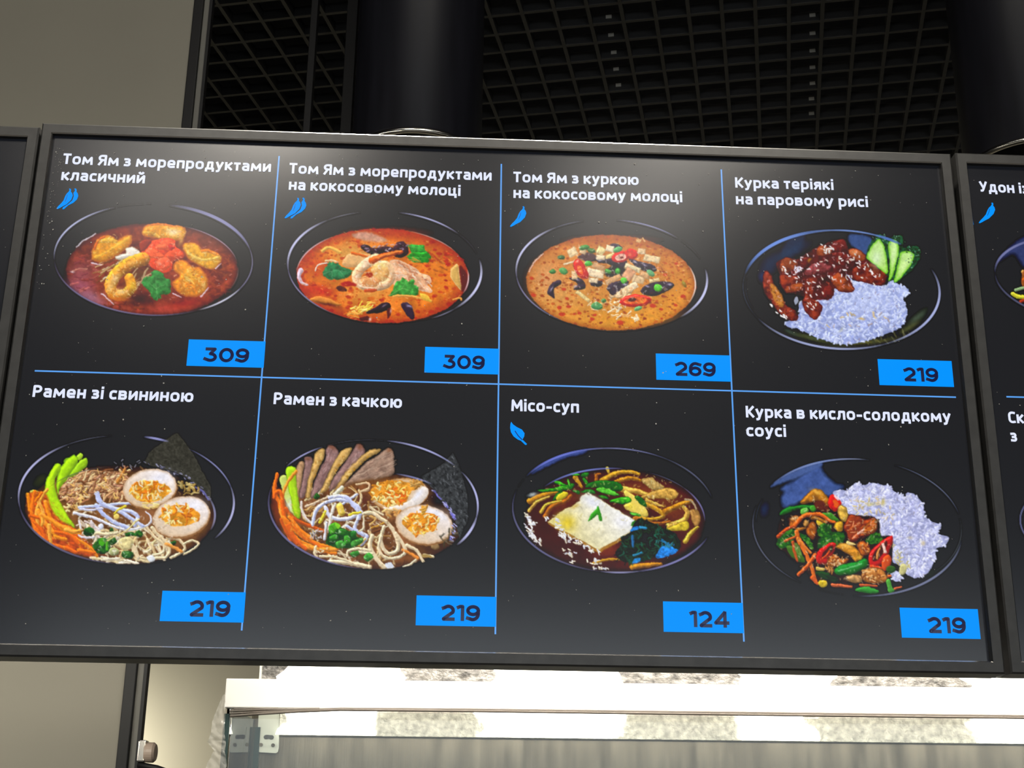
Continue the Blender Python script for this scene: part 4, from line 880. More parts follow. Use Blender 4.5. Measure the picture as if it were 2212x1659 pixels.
RP = [(505, 995), (560, 985), (640, 930), (650, 820), (720, 800), (860, 780), (980, 690), (1050, 540), (1100, 530), (1160, 600), (1290, 620), (1460, 650), (1530, 595), (1600, 640), (1690, 680), (1680, 740), (1640, 770), (1680, 890), (1650, 1000), (1600, 1060), (1480, 1110), (1340, 1160), (1240, 1190), (1110, 1210), (960, 1190), (820, 1150), (740, 1110), (620, 1060), (540, 1040)]
p.grains(RP, 780, (150, 162, 214), RC8); p.blob(1300, 800, 280, 160, 0, (200, 210, 248), .6)
p.scat(RP, 46, (14, 26), (5, 9), [(110, 118, 175), (130, 120, 150), (150, 130, 140)], alpha=.7, shade=0); p.scat(ellP(1180, 960, 330, 160), 14, (22, 40), (8, 16), [(190, 165, 150), (214, 180, 110)], alpha=.7); p.blob(1245, 965, 34, 14, 10, (206, 170, 90), .9); p.blob(1050, 1070, 40, 14, -50, (190, 190, 170), .7)
CK = [(106, 38, 34), (126, 50, 36), (88, 30, 30), (146, 70, 42), (116, 54, 56)]
p.poly([(430, 440), (520, 390), (620, 400), (800, 290), (880, 260), (960, 220), (1080, 215), (1120, 300), (1220, 310), (1300, 400), (1420, 470), (1480, 560), (1460, 640), (1400, 650), (1290, 620), (1180, 600), (1100, 540), (1180, 690), (1080, 710), (980, 680), (960, 760), (860, 790), (700, 760), (640, 740), (500, 690), (470, 560)], (84, 26, 28), noise=.4, ns=50)
p.blob(600, 730, 120, 70, 0, (40, 20, 22), .9); p.blob(900, 600, 90, 60, 0, (50, 22, 24), .8); p.blob(1090, 500, 70, 30, 0, (50, 22, 20), .8)
for P, c in (([(460, 460), (500, 385), (610, 400), (640, 470), (560, 520), (480, 520)], 3), ([(460, 560), (500, 540), (640, 560), (620, 620), (520, 650), (470, 630)], 1), ([(500, 690), (540, 650), (650, 620), (690, 660), (660, 700), (540, 720)], 3), ([(690, 520), (760, 440), (880, 430), (980, 480), (900, 540), (760, 570)], 4), ([(650, 400), (740, 370), (760, 420), (720, 490), (660, 480)], 2), ([(800, 320), (860, 260), (960, 300), (940, 360), (830, 370)], 3), ([(945, 260), (1010, 215), (1080, 210), (1110, 290), (1060, 330), (980, 320)], 0), ([(960, 340), (1100, 340), (1160, 420), (1100, 470), (1000, 440)], 0), ([(1110, 310), (1200, 300), (1280, 360), (1260, 420), (1160, 400)], 3), ([(1160, 490), (1280, 430), (1420, 470), (1490, 560), (1440, 640), (1390, 650), (1270, 620), (1170, 590)], 1), ([(700, 720), (690, 650), (740, 560), (830, 580), (800, 680), (790, 760), (860, 830), (870, 870), (820, 970), (780, 970), (730, 930), (680, 830)], 1), ([(860, 720), (900, 650), (970, 660), (975, 740), (900, 790)], 0), ([(950, 600), (1000, 530), (1060, 540), (1180, 690), (1070, 715), (990, 670)], 3), ([(300, 660), (310, 540), (340, 505), (390, 560), (400, 620), (470, 720), (520, 830), (620, 900), (635, 970), (560, 985), (460, 920), (390, 820), (330, 740)], 1)):
    p.poly(P, CK[c], shade=.2, R=45, noise=.35, ns=40, edge=(70, 18, 22), ew=14, jag=3)
p.poly([(370, 640), (410, 640), (470, 720), (500, 800), (490, 850), (440, 830), (390, 750)], (206, 140, 58), alpha=.85, noise=.2, ns=30, soft=16); p.blob(900, 300, 50, 20, 0, (200, 110, 40), .5); p.blob(1180, 330, 60, 24, 10, (226, 160, 100), .6); p.blob(745, 405, 30, 16, -30, (214, 150, 60), .8); p.blob(640, 640, 50, 30, 0, (190, 100, 40), .6); p.blob(1000, 590, 60, 30, 40, (200, 74, 26), .6); p.blob(500, 610, 30, 60, 0, (190, 70, 24), .6)
CKP = [(470, 470), (800, 300), (1060, 240), (1300, 420), (1470, 570), (1380, 640), (1160, 560), (1160, 680), (960, 650), (850, 800), (780, 930), (690, 800), (520, 640)]
p.scat(CKP, 130, (8, 26), (5, 10), [(214, 170, 175), (190, 130, 130), (230, 200, 205), (60, 14, 18), (175, 80, 60)], alpha=.7, shade=0); p.scat([(320, 560), (380, 620), (600, 940), (480, 900), (350, 720)], 40, (8, 24), (5, 10), [(214, 160, 150), (80, 18, 20), (190, 100, 50)], alpha=.7, shade=0)
p.scat(CKP, 95, (14, 22), (9, 13), [(244, 240, 244), (236, 226, 226), (225, 215, 200)], ang=50, spread=60); p.scat([(360, 820), (560, 930), (520, 970), (380, 880)], 12, (14, 22), (10, 14), [(248, 244, 244)], ang=60, spread=30); p.scat([(850, 250), (1000, 300), (920, 330)], 12, (14, 22), (10, 13), [(248, 244, 244)]); p.scat([(590, 470), (660, 470), (650, 530)], 10, (14, 22), (9, 13), [(225, 222, 250)])
p.poly([(600, 780), (625, 755), (640, 800), (610, 830)], (190, 200, 225), alpha=.8)
for P, Q in (([(1285, 350), (1340, 220), (1410, 158), (1460, 190), (1490, 260), (1500, 400), (1500, 560), (1480, 545), (1380, 460), (1290, 400)], [(1292, 372), (1340, 270), (1405, 205), (1450, 250), (1482, 360), (1490, 540), (1390, 462), (1300, 402)]), ([(1480, 240), (1550, 180), (1632, 178), (1640, 290), (1610, 350), (1590, 470), (1545, 590), (1500, 600), (1505, 420)], [(1494, 252), (1560, 210), (1598, 270), (1596, 370), (1560, 500), (1520, 596), (1504, 590), (1515, 420)]), ([(1600, 330), (1660, 280), (1760, 270), (1810, 330), (1770, 440), (1690, 530), (1590, 612), (1550, 600), (1570, 480)], [(1610, 350), (1670, 320), (1745, 350), (1720, 440), (1660, 530), (1580, 612), (1556, 596), (1580, 490)])):
    p.poly(P, (34, 74, 48), noise=.45, ns=24, jag=5); p.poly(Q, (196, 232, 150), grad=(176, 226, 110), noise=.05, ns=60, edge=(110, 190, 40), ew=26)
p.blob(1390, 390, 60, 90, 0, (216, 236, 200), .8); p.blob(1548, 360, 26, 110, 12, (210, 236, 180), .7); p.blob(1650, 460, 34, 80, 30, (214, 238, 170), .7)
p.scat([(1650, 290), (1800, 300), (1760, 440), (1700, 520)], 26, (8, 14), (5, 8), [(130, 170, 150), (20, 40, 30)], shade=0); p.scat([(1350, 200), (1420, 160), (1630, 190), (1630, 280)], 16, (8, 14), (5, 8), [(120, 170, 140)], shade=0)
p.rim(1050, 688, 940, 566, 3, [(190, 262, 26, (112, 146, 222), .95), (250, 300, 14, (120, 150, 215), .85), (288, 306, 22, (86, 118, 190), .85), (-26, 62, 20, (170, 178, 222), .95), (58, 146, 18, (158, 166, 206), .95), (140, 200, 7, (70, 80, 100), .8)])
p.rim(1050, 688, 915, 545, 3, [(150, 190, 5, (60, 70, 90), .7), (40, 140, 6, (60, 60, 56), .8)])
p.build(MAIN, 'picture of glazed chicken with sesame, rice and cucumber slices')

# --- ramen with pork
p = Paint((20, 900), 4.254, (50, 120, 2110, 1400), seed=15)
p.ell(1075, 765, 990, 592, 2, (20, 21, 25))
p.ell(1060, 880, 930, 560, 2, (26, 27, 32), alpha=.5, soft=60)
BR = [(170, 740), (300, 640), (470, 520), (700, 470), (1000, 450), (1300, 480), (1600, 580), (1800, 720), (1890, 880), (1870, 1010), (1750, 1150), (1560, 1260), (1340, 1330), (1080, 1356), (800, 1330), (560, 1270), (380, 1180), (250, 1080), (170, 940), (140, 830)]
p.poly(BR, (112, 74, 44), noise=.25, ns=90, edge=(60, 40, 28), ew=60)
p.blob(1600, 640, 240, 110, 25, (28, 22, 20), .95); p.blob(1000, 470, 330, 50, 0, (40, 30, 26), .8); p.blob(1800, 830, 70, 150, 0, (36, 28, 26), .9); p.blob(1250, 900, 160, 90, 0, (160, 105, 70), .7); p.blob(1330, 1170, 120, 80, 0, (170, 108, 62), .7); p.blob(1530, 1180, 130, 70, 0, (130, 80, 44), .7)
p.scat(BR, 50, (30, 110), (8, 18), [(150, 105, 60), (90, 56, 34), (180, 140, 90)], alpha=.4, bend=.5)
p.poly([(1440, 212), (1540, 150), (1620, 240), (1720, 400), (1850, 650), (1852, 772), (1720, 622), (1520, 502), (1240, 432), (1285, 330)], (60, 59, 52), noise=.2, ns=16, smooth=False, edge=(78, 75, 64), ew=8)
p.dots([(1440, 230), (1540, 170), (1720, 420), (1840, 660), (1500, 480), (1270, 420)], 60, (5, 10), [(84, 82, 72), (50, 50, 44)], alpha=.6)
p.scat([(1240, 420), (1520, 490), (1720, 600), (1850, 740), (1820, 750), (1500, 520)], 36, (10, 30), (5, 9), [(130, 130, 160), (170, 170, 210), (90, 90, 120)], ang=30, spread=25, shade=0); p.st([(1720, 650), (1790, 700), (1830, 760)], 18, (110, 108, 180), alpha=.8); p.scat([(960, 410), (1180, 400), (1180, 500), (1000, 480)], 9, (16, 36), (5, 8), [(150, 150, 165)], shade=0)
p.blob(270, 600, 110, 70, -35, (52, 56, 16), .8); p.blob(300, 560, 60, 40, -35, (60, 64, 18), .6)
p.scat(ellP(1650, 660, 100, 60, 20), 14, (30, 70), (12, 24), [(160, 130, 70), (190, 170, 110), (110, 70, 30)], bend=.5)
# noodles and vegetables at the front
NO = [(228, 206, 166), (214, 188, 140), (238, 222, 190), (200, 170, 120)]
p.scat([(640, 950), (1000, 1000), (1300, 1010), (1480, 1150), (1400, 1290), (1080, 1330), (760, 1300), (720, 1180)], 60, (60, 200), (14, 28), NO, bend=.8, alpha=.9, shade=.28)
p.scat([(560, 1180), (760, 1160), (860, 1300), (620, 1270)], 26, (20, 90), (8, 16), [(120, 60, 40), (160, 84, 60), (90, 50, 30), (200, 150, 100)], ang=20, spread=40)
p.scat([(640, 930), (820, 960), (820, 1100), (680, 1100)], 18, (40, 120), (12, 20), [(236, 226, 230), (200, 180, 160), (226, 206, 200)], ang=40, spread=50, bend=.5)
p.scat([(760, 1290), (1100, 1310), (1340, 1290), (1100, 1345)], 16, (80, 180), (16, 28), [(226, 206, 160), (240, 226, 200)], ang=5, spread=12)
for P, w in (([(1260, 1010), (1330, 1100), (1420, 1180), (1405, 1250), (1320, 1275)], 26), ([(1310, 1020), (1400, 1120), (1470, 1210), (1440, 1290), (1340, 1300)], 30), ([(1450, 1110), (1560, 1130), (1610, 1220), (1490, 1300)], 28), ([(1600, 1170), (1680, 1140), (1740, 1170), (1660, 1240), (1610, 1260)], 22), ([(1000, 1160), (1080, 1120), (1140, 1200), (1180, 1290)], 40), ([(770, 1110), (800, 1070), (870, 1080), (990, 1070)], 34), ([(1270, 1130), (1300, 1220), (1240, 1250)], 26)): p.st(P, w, NO[int(w) % 2 * 2], shade=.3)
p.poly([(1010, 1130), (1090, 1100), (1150, 1150), (1100, 1220), (1020, 1210)], (226, 210, 150), shade=.2, R=30, noise=.15, ns=30); p.poly([(1260, 1290), (1310, 1270), (1340, 1320), (1290, 1335)], (226, 230, 236), shade=.15, R=20); p.ell(960, 1240, 50, 36, 0, (170, 175, 120), shade=.3, R=20); p.ell(965, 1235, 24, 16, 0, (226, 226, 190)); p.st([(1440, 1170), (1520, 1200), (1580, 1240)], 30, (224, 150, 70))
GR = (38, 84, 34)
for P in ([(680, 1080), (700, 1020), (770, 1020), (780, 1080), (720, 1100)], [(760, 1200), (820, 1120), (900, 1130), (930, 1200), (880, 1260), (800, 1250)], [(1030, 1270), (1060, 1230), (1140, 1250), (1130, 1300), (1060, 1300)], [(1150, 1070), (1180, 1045), (1225, 1060), (1215, 1105), (1160, 1100)], [(900, 1130), (960, 1110), (990, 1150), (940, 1180)], [(1060, 1070), (1130, 1060), (1150, 1090), (1080, 1100)], [(920, 1050), (940, 1020), (960, 1050)], [(1480, 1150), (1530, 1140), (1520, 1180)]): p.poly(P, GR, shade=.3, R=22, noise=.4, ns=24)
p.poly([(820, 1150), (850, 1120), (880, 1160), (850, 1190)], (80, 175, 40)); p.st([(900, 1160), (900, 1220)], 24, (86, 170, 46)); p.blob(1195, 1075, 18, 14, 0, (90, 180, 60), .8); p.blob(1080, 1250, 26, 12, 0, (130, 190, 110), .7)
# pork shreds
PK = [(468, 702), (520, 600), (640, 528), (760, 508), (880, 498), (1000, 508), (1072, 478), (1072, 600), (1042, 720), (1010, 782), (900, 742), (800, 702), (700, 782), (560, 790), (490, 742)]
p.poly(PK, (150, 104, 72), noise=.3, ns=40); p.scat(PK, 150, (40, 130), (10, 22), [(196, 146, 104), (224, 182, 132), (150, 102, 72), (214, 166, 112), (232, 196, 150), (120, 76, 50), (206, 150, 120)], ang=-25, spread=55, bend=.5, shade=.3)
p.scat(PK, 26, (20, 60), (7, 11), [(240, 200, 120), (236, 186, 96)], bend=.6); p.st([(1000, 600), (1040, 530), (1062, 480)], 34, (190, 126, 60), w2=20); p.scat(ellP(590, 840, 80, 40), 16, (20, 50), (10, 18), [(220, 180, 110), (190, 140, 80), (236, 210, 150)], bend=.6)
# celery sticks
YG = (172, 220, 22)
p.poly([(620, 372), (650, 334), (674, 362), (650, 402)], (176, 216, 60), shade=.2, R=18); p.poly([(538, 545), (600, 460), (690, 380), (722, 402), (702, 460), (620, 532), (560, 556)], (160, 208, 44), shade=.2, R=30); p.poly([(500, 420), (530, 380), (560, 390), (520, 450)], (120, 170, 20)); p.poly([(430, 640), (440, 560), (480, 455), (580, 354), (634, 382), (622, 440), (540, 560), (470, 650), (450, 720)], (164, 214, 26), shade=.22, R=45, edge=(110, 160, 10), ew=14)
p.poly([(328, 650), (350, 560), (420, 440), (472, 440), (470, 500), (418, 580), (432, 700), (500, 850), (592, 990), (590, 1030), (540, 1010), (430, 930), (366, 810), (332, 730)], YG, shade=.22, R=50, edge=(130, 176, 8), ew=14); p.blob(385, 640, 22, 90, 10, (200, 236, 40), .7); p.blob(470, 860, 30, 110, -30, (204, 236, 40), .7); p.poly([(190, 690), (230, 670), (290, 700), (280, 730), (210, 730)], (190, 196, 90), shade=.2, R=16)
# carrot strips
CA = [(240, 140, 40), (248, 120, 24), (236, 160, 66), (228, 104, 20), (246, 150, 50)]
p.poly([(165, 720), (330, 700), (420, 900), (640, 1060), (800, 1270), (600, 1255), (400, 1180), (250, 1070), (180, 900)], (190, 76, 20), alpha=.9, noise=.3, ns=40, soft=20)
for k, P in enumerate(([(170, 715), (185, 860)], [(235, 690), (205, 870), (240, 1050)], [(345, 670), (255, 840), (265, 1000)], [(190, 908), (400, 965), (650, 1065)], [(265, 860), (330, 980), (425, 1080)], [(335, 780), (390, 950), (570, 1085)], [(240, 1020), (290, 1100), (375, 1180)], [(365, 1000), (380, 1175)], [(400, 1180), (500, 1200), (610, 1245)], [(450, 990), (640, 1080)], [(580, 1100), (720, 1185), (808, 1280)], [(640, 1225), (780, 1250)], [(260, 760), (310, 880), (300, 1000)], [(220, 960), (300, 1060), (350, 1140)], [(300, 900), (450, 1000), (540, 1040)], [(420, 1100), (520, 1130)], [(300, 700), (240, 780)], [(520, 1040), (600, 1060), (660, 1040)], [(430, 1060), (560, 1090), (640, 1170)])): p.st(P, 28 + (k * 7) % 10, CA[k % 5], shade=.28)
# bean sprouts
SP = (196, 204, 246)
p.st([(590, 900), (600, 870), (680, 860), (760, 880)], 16, (206, 180, 140)); p.st([(640, 835), (850, 815), (1140, 792)], 28, SP); p.st([(600, 885), (760, 925), (920, 990), (1050, 1035), (1200, 1022), (1292, 980), (1302, 920), (1258, 872)], 30, (226, 226, 244), w2=14); p.st([(805, 705), (840, 785), (960, 845), (1110, 870), (1178, 920), (1150, 1000)], 46, SP, w2=34); p.st([(800, 815), (870, 900), (970, 970), (1090, 1020)], 38, (186, 196, 242)); p.st([(1000, 865), (1120, 935), (1225, 1005)], 34, SP); p.st([(650, 850), (740, 858), (860, 842)], 20, (206, 206, 236)); p.st([(970, 890), (1010, 850), (1070, 820)], 18, (216, 196, 60)); p.ell(985, 920, 26, 24, 0, (236, 206, 110), shade=.25, R=14); p.st([(1190, 940), (1080, 1040), (900, 1140)], 18, (230, 206, 140), w2=10); p.ell(845, 1010, 26, 26, 0, (216, 220, 236), shade=.2, R=16); p.st([(640, 960), (660, 1030)], 18, (236, 230, 236)); p.st([(640, 1090), (700, 1115), (780, 1105)], 18, (222, 218, 236))
p.egg(1292, 655, 250, 176, -10, 1285, 685, 182, 105, -5); p.egg(1582, 920, 268, 182, -14, 1560, 915, 176, 100, 5)
p.scat([(1200, 800), (1380, 790), (1360, 840), (1240, 830)], 12, (30, 60), (10, 20), [(238, 214, 150), (226, 190, 110)], ang=5, spread=30)
p.gloss([(640, 900), (1300, 900), (1500, 1180), (1100, 1330), (750, 1290)], 90, hi=(255, 248, 235), lo=(80, 50, 25)); p.gloss([(190, 740), (330, 720), (640, 1080), (780, 1260), (420, 1180), (200, 950)], 50, 50, 40, hi=(255, 200, 120), lo=(170, 60, 5)); p.gloss(PK, 60, -25, 50, hi=(248, 220, 180), lo=(90, 55, 35))
p.clip(1075, 765, 990, 592, 2, low=True)
p.rim(1075, 765, 990, 592, 2, [(170, 236, 17, (184, 184, 226), .95), (230, 262, 8, (110, 112, 130), .7), (278, 292, 18, (150, 152, 205), .9), (304, 350, 12, (140, 142, 190), .85), (-15, 34, 17, (180, 180, 222), .95), (92, 180, 16, (110, 106, 140), .8), (60, 95, 8, (80, 70, 70), .5)])
p.rim(1055, 905, 835, 452, 0, [(-20, 18, 16, (150, 150, 190), .8), (215, 262, 7, (90, 92, 104), .6)])
p.build(MAIN, 'picture of noodle soup with shredded pork and two egg halves')

# --- ramen with duck
p = Paint((550, 910), 4.254, (90, 130, 2100, 1400), seed=16)
p.ell(1090, 765, 962, 594, 2, (20, 20, 23))
BR = [(175, 640), (300, 600), (480, 620), (700, 560), (1000, 520), (1300, 490), (1500, 540), (1700, 650), (1850, 800), (1900, 960), (1860, 1080), (1720, 1190), (1560, 1270), (1340, 1335), (1080, 1358), (800, 1340), (560, 1270), (380, 1170), (260, 1060), (190, 920), (150, 780)]
p.poly(BR, (118, 76, 48), noise=.25, ns=90, edge=(60, 40, 28), ew=50)
p.blob(1700, 720, 150, 130, 30, (30, 24, 22), .95); p.blob(1820, 960, 70, 160, 10, (30, 26, 26), .9); p.blob(1650, 1150, 190, 60, -15, (70, 46, 26), .8); p.blob(1350, 1260, 180, 50, 0, (150, 90, 50), .7); p.blob(950, 640, 160, 60, -10, (140, 84, 50), .8); p.blob(1000, 740, 80, 90, 0, (96, 50, 44), .8); p.blob(200, 800, 40, 170, -8, (120, 50, 30), .8)
p.scat([(400, 700), (900, 620), (1100, 800), (1300, 1100), (1340, 1330), (800, 1330), (560, 1200), (480, 950)], 110, (50, 190), (10, 24), [(226, 200, 150), (190, 150, 90), (240, 222, 186), (120, 76, 44), (160, 120, 70), (100, 60, 36)], bend=.8, shade=.28, alpha=.9)
ME = (150, 116, 112); FA = (204, 164, 98)
def slice_(P, c, top=None):
    p.poly(P, c, shade=.14, R=40, noise=.12, ns=30, edge=tuple(v * .62 for v in c), ew=16)
slice_([(388, 412), (430, 364), (456, 392), (442, 480), (422, 600), (404, 705), (378, 600)], (186, 146, 108)); slice_([(458, 330), (532, 340), (522, 460), (486, 580), (456, 695), (410, 695), (430, 560), (455, 430)], ME); p.blob(490, 345, 36, 20, 0, (110, 70, 50), .8)
slice_([(560, 290), (620, 250), (652, 270), (632, 360), (582, 450), (532, 580), (505, 705), (468, 695), (490, 540), (530, 400)], FA); slice_([(660, 250), (702, 218), (762, 260), (772, 300), (740, 380), (680, 480), (625, 600), (550, 695), (508, 700), (550, 560), (600, 440), (650, 350)], ME); p.blob(710, 240, 44, 24, 30, (124, 76, 56), .8)
slice_([(800, 270), (870, 238), (897, 255), (862, 330), (782, 420), (722, 520), (672, 625), (598, 665), (640, 560), (700, 430), (760, 320)], FA); slice_([(920, 240), (960, 210), (1014, 270), (962, 370), (882, 450), (800, 560), (690, 645), (712, 545), (790, 430), (880, 310)], ME); p.blob(970, 235, 36, 30, 40, (130, 80, 58), .8)
slice_([(1040, 270), (1142, 256), (1152, 276), (1062, 330), (962, 412), (882, 500), (802, 595), (728, 645), (790, 530), (880, 410)], FA); slice_([(1100, 330), (1180, 270), (1235, 242), (1276, 280), (1284, 400), (1258, 500), (1000, 560), (862, 592), (782, 640), (820, 590), (930, 470), (1010, 390)], (160, 130, 112)); p.blob(1240, 265, 30, 26, 30, (140, 90, 62), .8); p.blob(1000, 560, 260, 26, -10, (120, 72, 34), .7)
p.scat([(1080, 370), (1240, 290), (1260, 470), (980, 540), (920, 520)], 60, (40, 110), (5, 8), [(190, 162, 142), (124, 96, 84)], ang=-28, spread=10, shade=0, alpha=.6); p.scat([(680, 280), (750, 290), (640, 520), (560, 620)], 30, (20, 60), (5, 8), [(184, 152, 152), (120, 86, 86)], ang=-60, spread=14, shade=0, alpha=.6); p.scat([(940, 270), (990, 290), (860, 460), (760, 560)], 26, (20, 60), (5, 8), [(184, 152, 148), (120, 86, 84)], ang=-50, spread=14, shade=0, alpha=.6); p.scat([(540, 400), (620, 280), (600, 400), (510, 620)], 24, (10, 26), (8, 14), [(170, 120, 50), (226, 192, 120)], alpha=.6); p.scat([(720, 480), (840, 290), (800, 400), (660, 590)], 24, (10, 26), (8, 14), [(170, 120, 50), (226, 192, 120)], alpha=.6); p.scat([(860, 480), (1080, 290), (980, 390), (800, 570)], 24, (10, 26), (8, 14), [(180, 130, 40), (226, 192, 120)], alpha=.6)
p.poly([(228, 520), (292, 500), (322, 600), (372, 780), (420, 850), (380, 880), (300, 760), (262, 660)], (196, 212, 110), shade=.2, R=30); p.blob(320, 770, 40, 60, -20, (226, 236, 226), .8); p.poly([(288, 442), (340, 412), (386, 440), (380, 500), (390, 620), (422, 850), (402, 892), (360, 842), (328, 700), (300, 560)], (168, 214, 36), shade=.24, R=40, edge=(120, 166, 14), ew=12); p.blob(370, 680, 16, 150, -6, (196, 234, 60), .7)
CA = [(240, 130, 36), (232, 112, 24), (244, 150, 56), (222, 100, 24), (200, 90, 26)]
for k, P in enumerate(([(300, 1000), (420, 1100), (600, 1180), (740, 1215)], [(205, 490), (182, 650), (232, 760), (262, 900), (330, 1090)], [(382, 460), (285, 600), (242, 800), (290, 1000)], [(182, 700), (190, 655), (240, 660), (260, 780), (280, 900)], [(285, 800), (380, 905), (640, 1012)], [(260, 880), (400, 1030), (560, 1120), (760, 1172)], [(330, 940), (480, 1080), (650, 1180)], [(400, 1130), (560, 1170), (740, 1182)], [(300, 960), (380, 1090), (470, 1170)], [(240, 900), (300, 1030), (390, 1130)], [(320, 880), (420, 1000), (520, 1080)])): p.st(P, 30 + (k * 5) % 9, CA[k % 5], shade=.28)
SP = (200, 206, 244)
for P, w, c in (([(430, 740), (440, 840), (520, 940)], 22, (226, 214, 206)), ([(470, 780), (560, 750), (680, 690)], 22, (222, 190, 160)), ([(740, 670), (800, 610)], 40, (222, 218, 190)), ([(940, 580), (1040, 570), (1050, 620), (980, 640)], 20, (226, 190, 150)), ([(810, 760), (900, 700), (940, 670)], 24, SP), ([(530, 950), (560, 830), (640, 755), (770, 720), (880, 740), (960, 800), (965, 870)], 34, SP), ([(650, 790), (690, 870), (790, 900), (900, 880), (980, 830)], 34, (216, 218, 244)), ([(690, 700), (820, 690), (900, 760), (960, 860), (920, 980), (980, 1030), (1030, 1060), (980, 1130)], 36, SP), ([(740, 760), (700, 880), (680, 1000)], 22, (230, 220, 206)), ([(650, 830), (600, 930)], 26, (226, 206, 60)), ([(780, 780), (800, 840)], 60, (236, 206, 90)), ([(870, 860), (970, 835)], 26, (232, 206, 60)), ([(660, 930), (640, 1080)], 24, (214, 214, 226)), ([(840, 960), (900, 1000)], 28, (200, 206, 240)), ([(960, 1140), (1020, 1080)], 14, (236, 190, 90)), ([(1000, 860), (1000, 980), (960, 1010)], 18, (226, 214, 180)), ([(1060, 950), (1110, 900), (1060, 870)], 20, (216, 170, 100)), ([(1070, 980), (1130, 960), (1190, 930)], 14, (200, 150, 60))): p.st(P, w, c, shade=.26)
for P, w in (([(1000, 850), (1080, 840), (1150, 890), (1230, 940), (1290, 1040), (1320, 1130), (1300, 1200), (1230, 1215), (1180, 1160), (1160, 1070), (1190, 970)], 34), ([(1160, 1060), (1140, 1160), (1180, 1240), (1280, 1260), (1370, 1220), (1380, 1160), (1300, 1030)], 30), ([(1080, 1050), (1060, 1160), (1130, 1280), (1200, 1345)], 38), ([(850, 1240), (860, 1190), (960, 1170), (1060, 1190)], 26), ([(960, 1200), (1080, 1215)], 26), ([(700, 1290), (860, 1300), (1060, 1340)], 40), ([(560, 1150), (550, 1210), (570, 1250)], 24), ([(1400, 1140), (1490, 1190), (1550, 1290)], 28), ([(1560, 1230), (1640, 1245)], 26), ([(1370, 1340), (1440, 1310), (1500, 1260)], 22), ([(1060, 790), (1120, 830), (1180, 860)], 22), ([(600, 1240), (740, 1250), (900, 1300)], 20)): p.st(P, w, (228, 208, 172), shade=.3)
p.st([(1360, 1180), (1440, 1220), (1500, 1260)], 26, (228, 140, 60)); p.poly([(1200, 1310), (1260, 1300), (1280, 1345), (1215, 1350)], (216, 222, 236)); p.ell(1660, 1150, 36, 30, 0, (150, 120, 80), shade=.3, R=16); p.ell(1580, 1240, 50, 16, 10, (170, 140, 80))
GR = (40, 104, 34)
for P in ([(660, 1110), (690, 960), (760, 930), (800, 980), (900, 1020), (930, 1060), (990, 1080), (990, 1110), (900, 1160), (780, 1170), (700, 1150)],): p.poly(P, (30, 74, 30), noise=.3, ns=30, jag=4)
for P, c in (([(680, 970), (740, 930), (770, 980), (700, 1040)], (78, 160, 44)), ([(690, 1060), (750, 1040), (770, 1090), (700, 1100)], (56, 130, 44)), ([(740, 1120), (800, 1095), (840, 1140), (780, 1170)], (70, 150, 60)), ([(820, 1060), (860, 1050), (880, 1110), (830, 1120)], (66, 150, 50)), ([(880, 1020), (930, 1010), (930, 1060), (890, 1060)], (50, 120, 50)), ([(890, 1110), (980, 1070), (992, 1110), (900, 1160)], (70, 140, 60)), ([(780, 990), (840, 1000), (830, 1050), (770, 1030)], (48, 110, 40)), ([(880, 1210), (950, 1190), (960, 1230), (900, 1250)], (56, 126, 50)), ([(1000, 1250), (1050, 1205), (1092, 1250), (1040, 1285)], (64, 146, 56)), ([(540, 700), (570, 655), (604, 690), (570, 720)], (40, 84, 34))): p.poly(P, c, shade=.3, R=22, noise=.2, ns=20)
p.poly([(740, 925), (790, 960), (760, 990)], (130, 206, 50)); p.scat(ellP(600, 1190, 50, 20), 5, (16, 26), (9, 12), [(240, 225, 190)]); p.scat(ellP(570, 1040, 60, 50), 14, (16, 40), (8, 14), [(200, 195, 200), (90, 80, 70)])
p.ell(1335, 672, 262, 150, -6, (222, 190, 150), edge=(170, 120, 70), ew=24); p.poly([(1180, 790), (1320, 770), (1480, 690), (1540, 600), (1590, 620), (1580, 690), (1500, 770), (1350, 815), (1220, 810)], (238, 226, 216), shade=.08, R=30); p.blob(1500, 670, 80, 40, -50, (238, 240, 255), .9)
Y1 = [(1060, 660), (1110, 590), (1220, 545), (1340, 545), (1440, 570), (1520, 560), (1500, 620), (1430, 650), (1390, 740), (1280, 775), (1180, 770), (1100, 720)]
p.poly(Y1, (218, 146, 52), noise=.2, ns=40); p.ell(1300, 690, 110, 78, -15, (226, 106, 22), noise=.15, ns=40, soft=18); p.scat(Y1, 74, (18, 48), (12, 22), [(224, 160, 66), (240, 200, 110), (206, 130, 40), (248, 222, 150)], bend=.5); p.scat([(1420, 560), (1530, 550), (1520, 600), (1440, 620)], 16, (20, 40), (18, 28), [(206, 160, 90), (186, 130, 60)]); p.scat([(1180, 820), (1340, 810), (1300, 880), (1220, 870)], 14, (20, 40), (18, 28), [(200, 150, 90), (186, 130, 70), (220, 180, 120)])
p.egg(1556, 948, 262, 178, 8, 1535, 935, 168, 106, 8); p.scat(ellP(1560, 815, 40, 30), 8, (20, 40), (16, 26), [(214, 160, 70), (196, 140, 60)])
p.poly([(1748, 380), (1820, 288), (1880, 400), (1960, 700), (1962, 900), (1882, 1082), (1842, 900), (1650, 640), (1530, 510)], (58, 60, 62), noise=.3, ns=16, smooth=False)
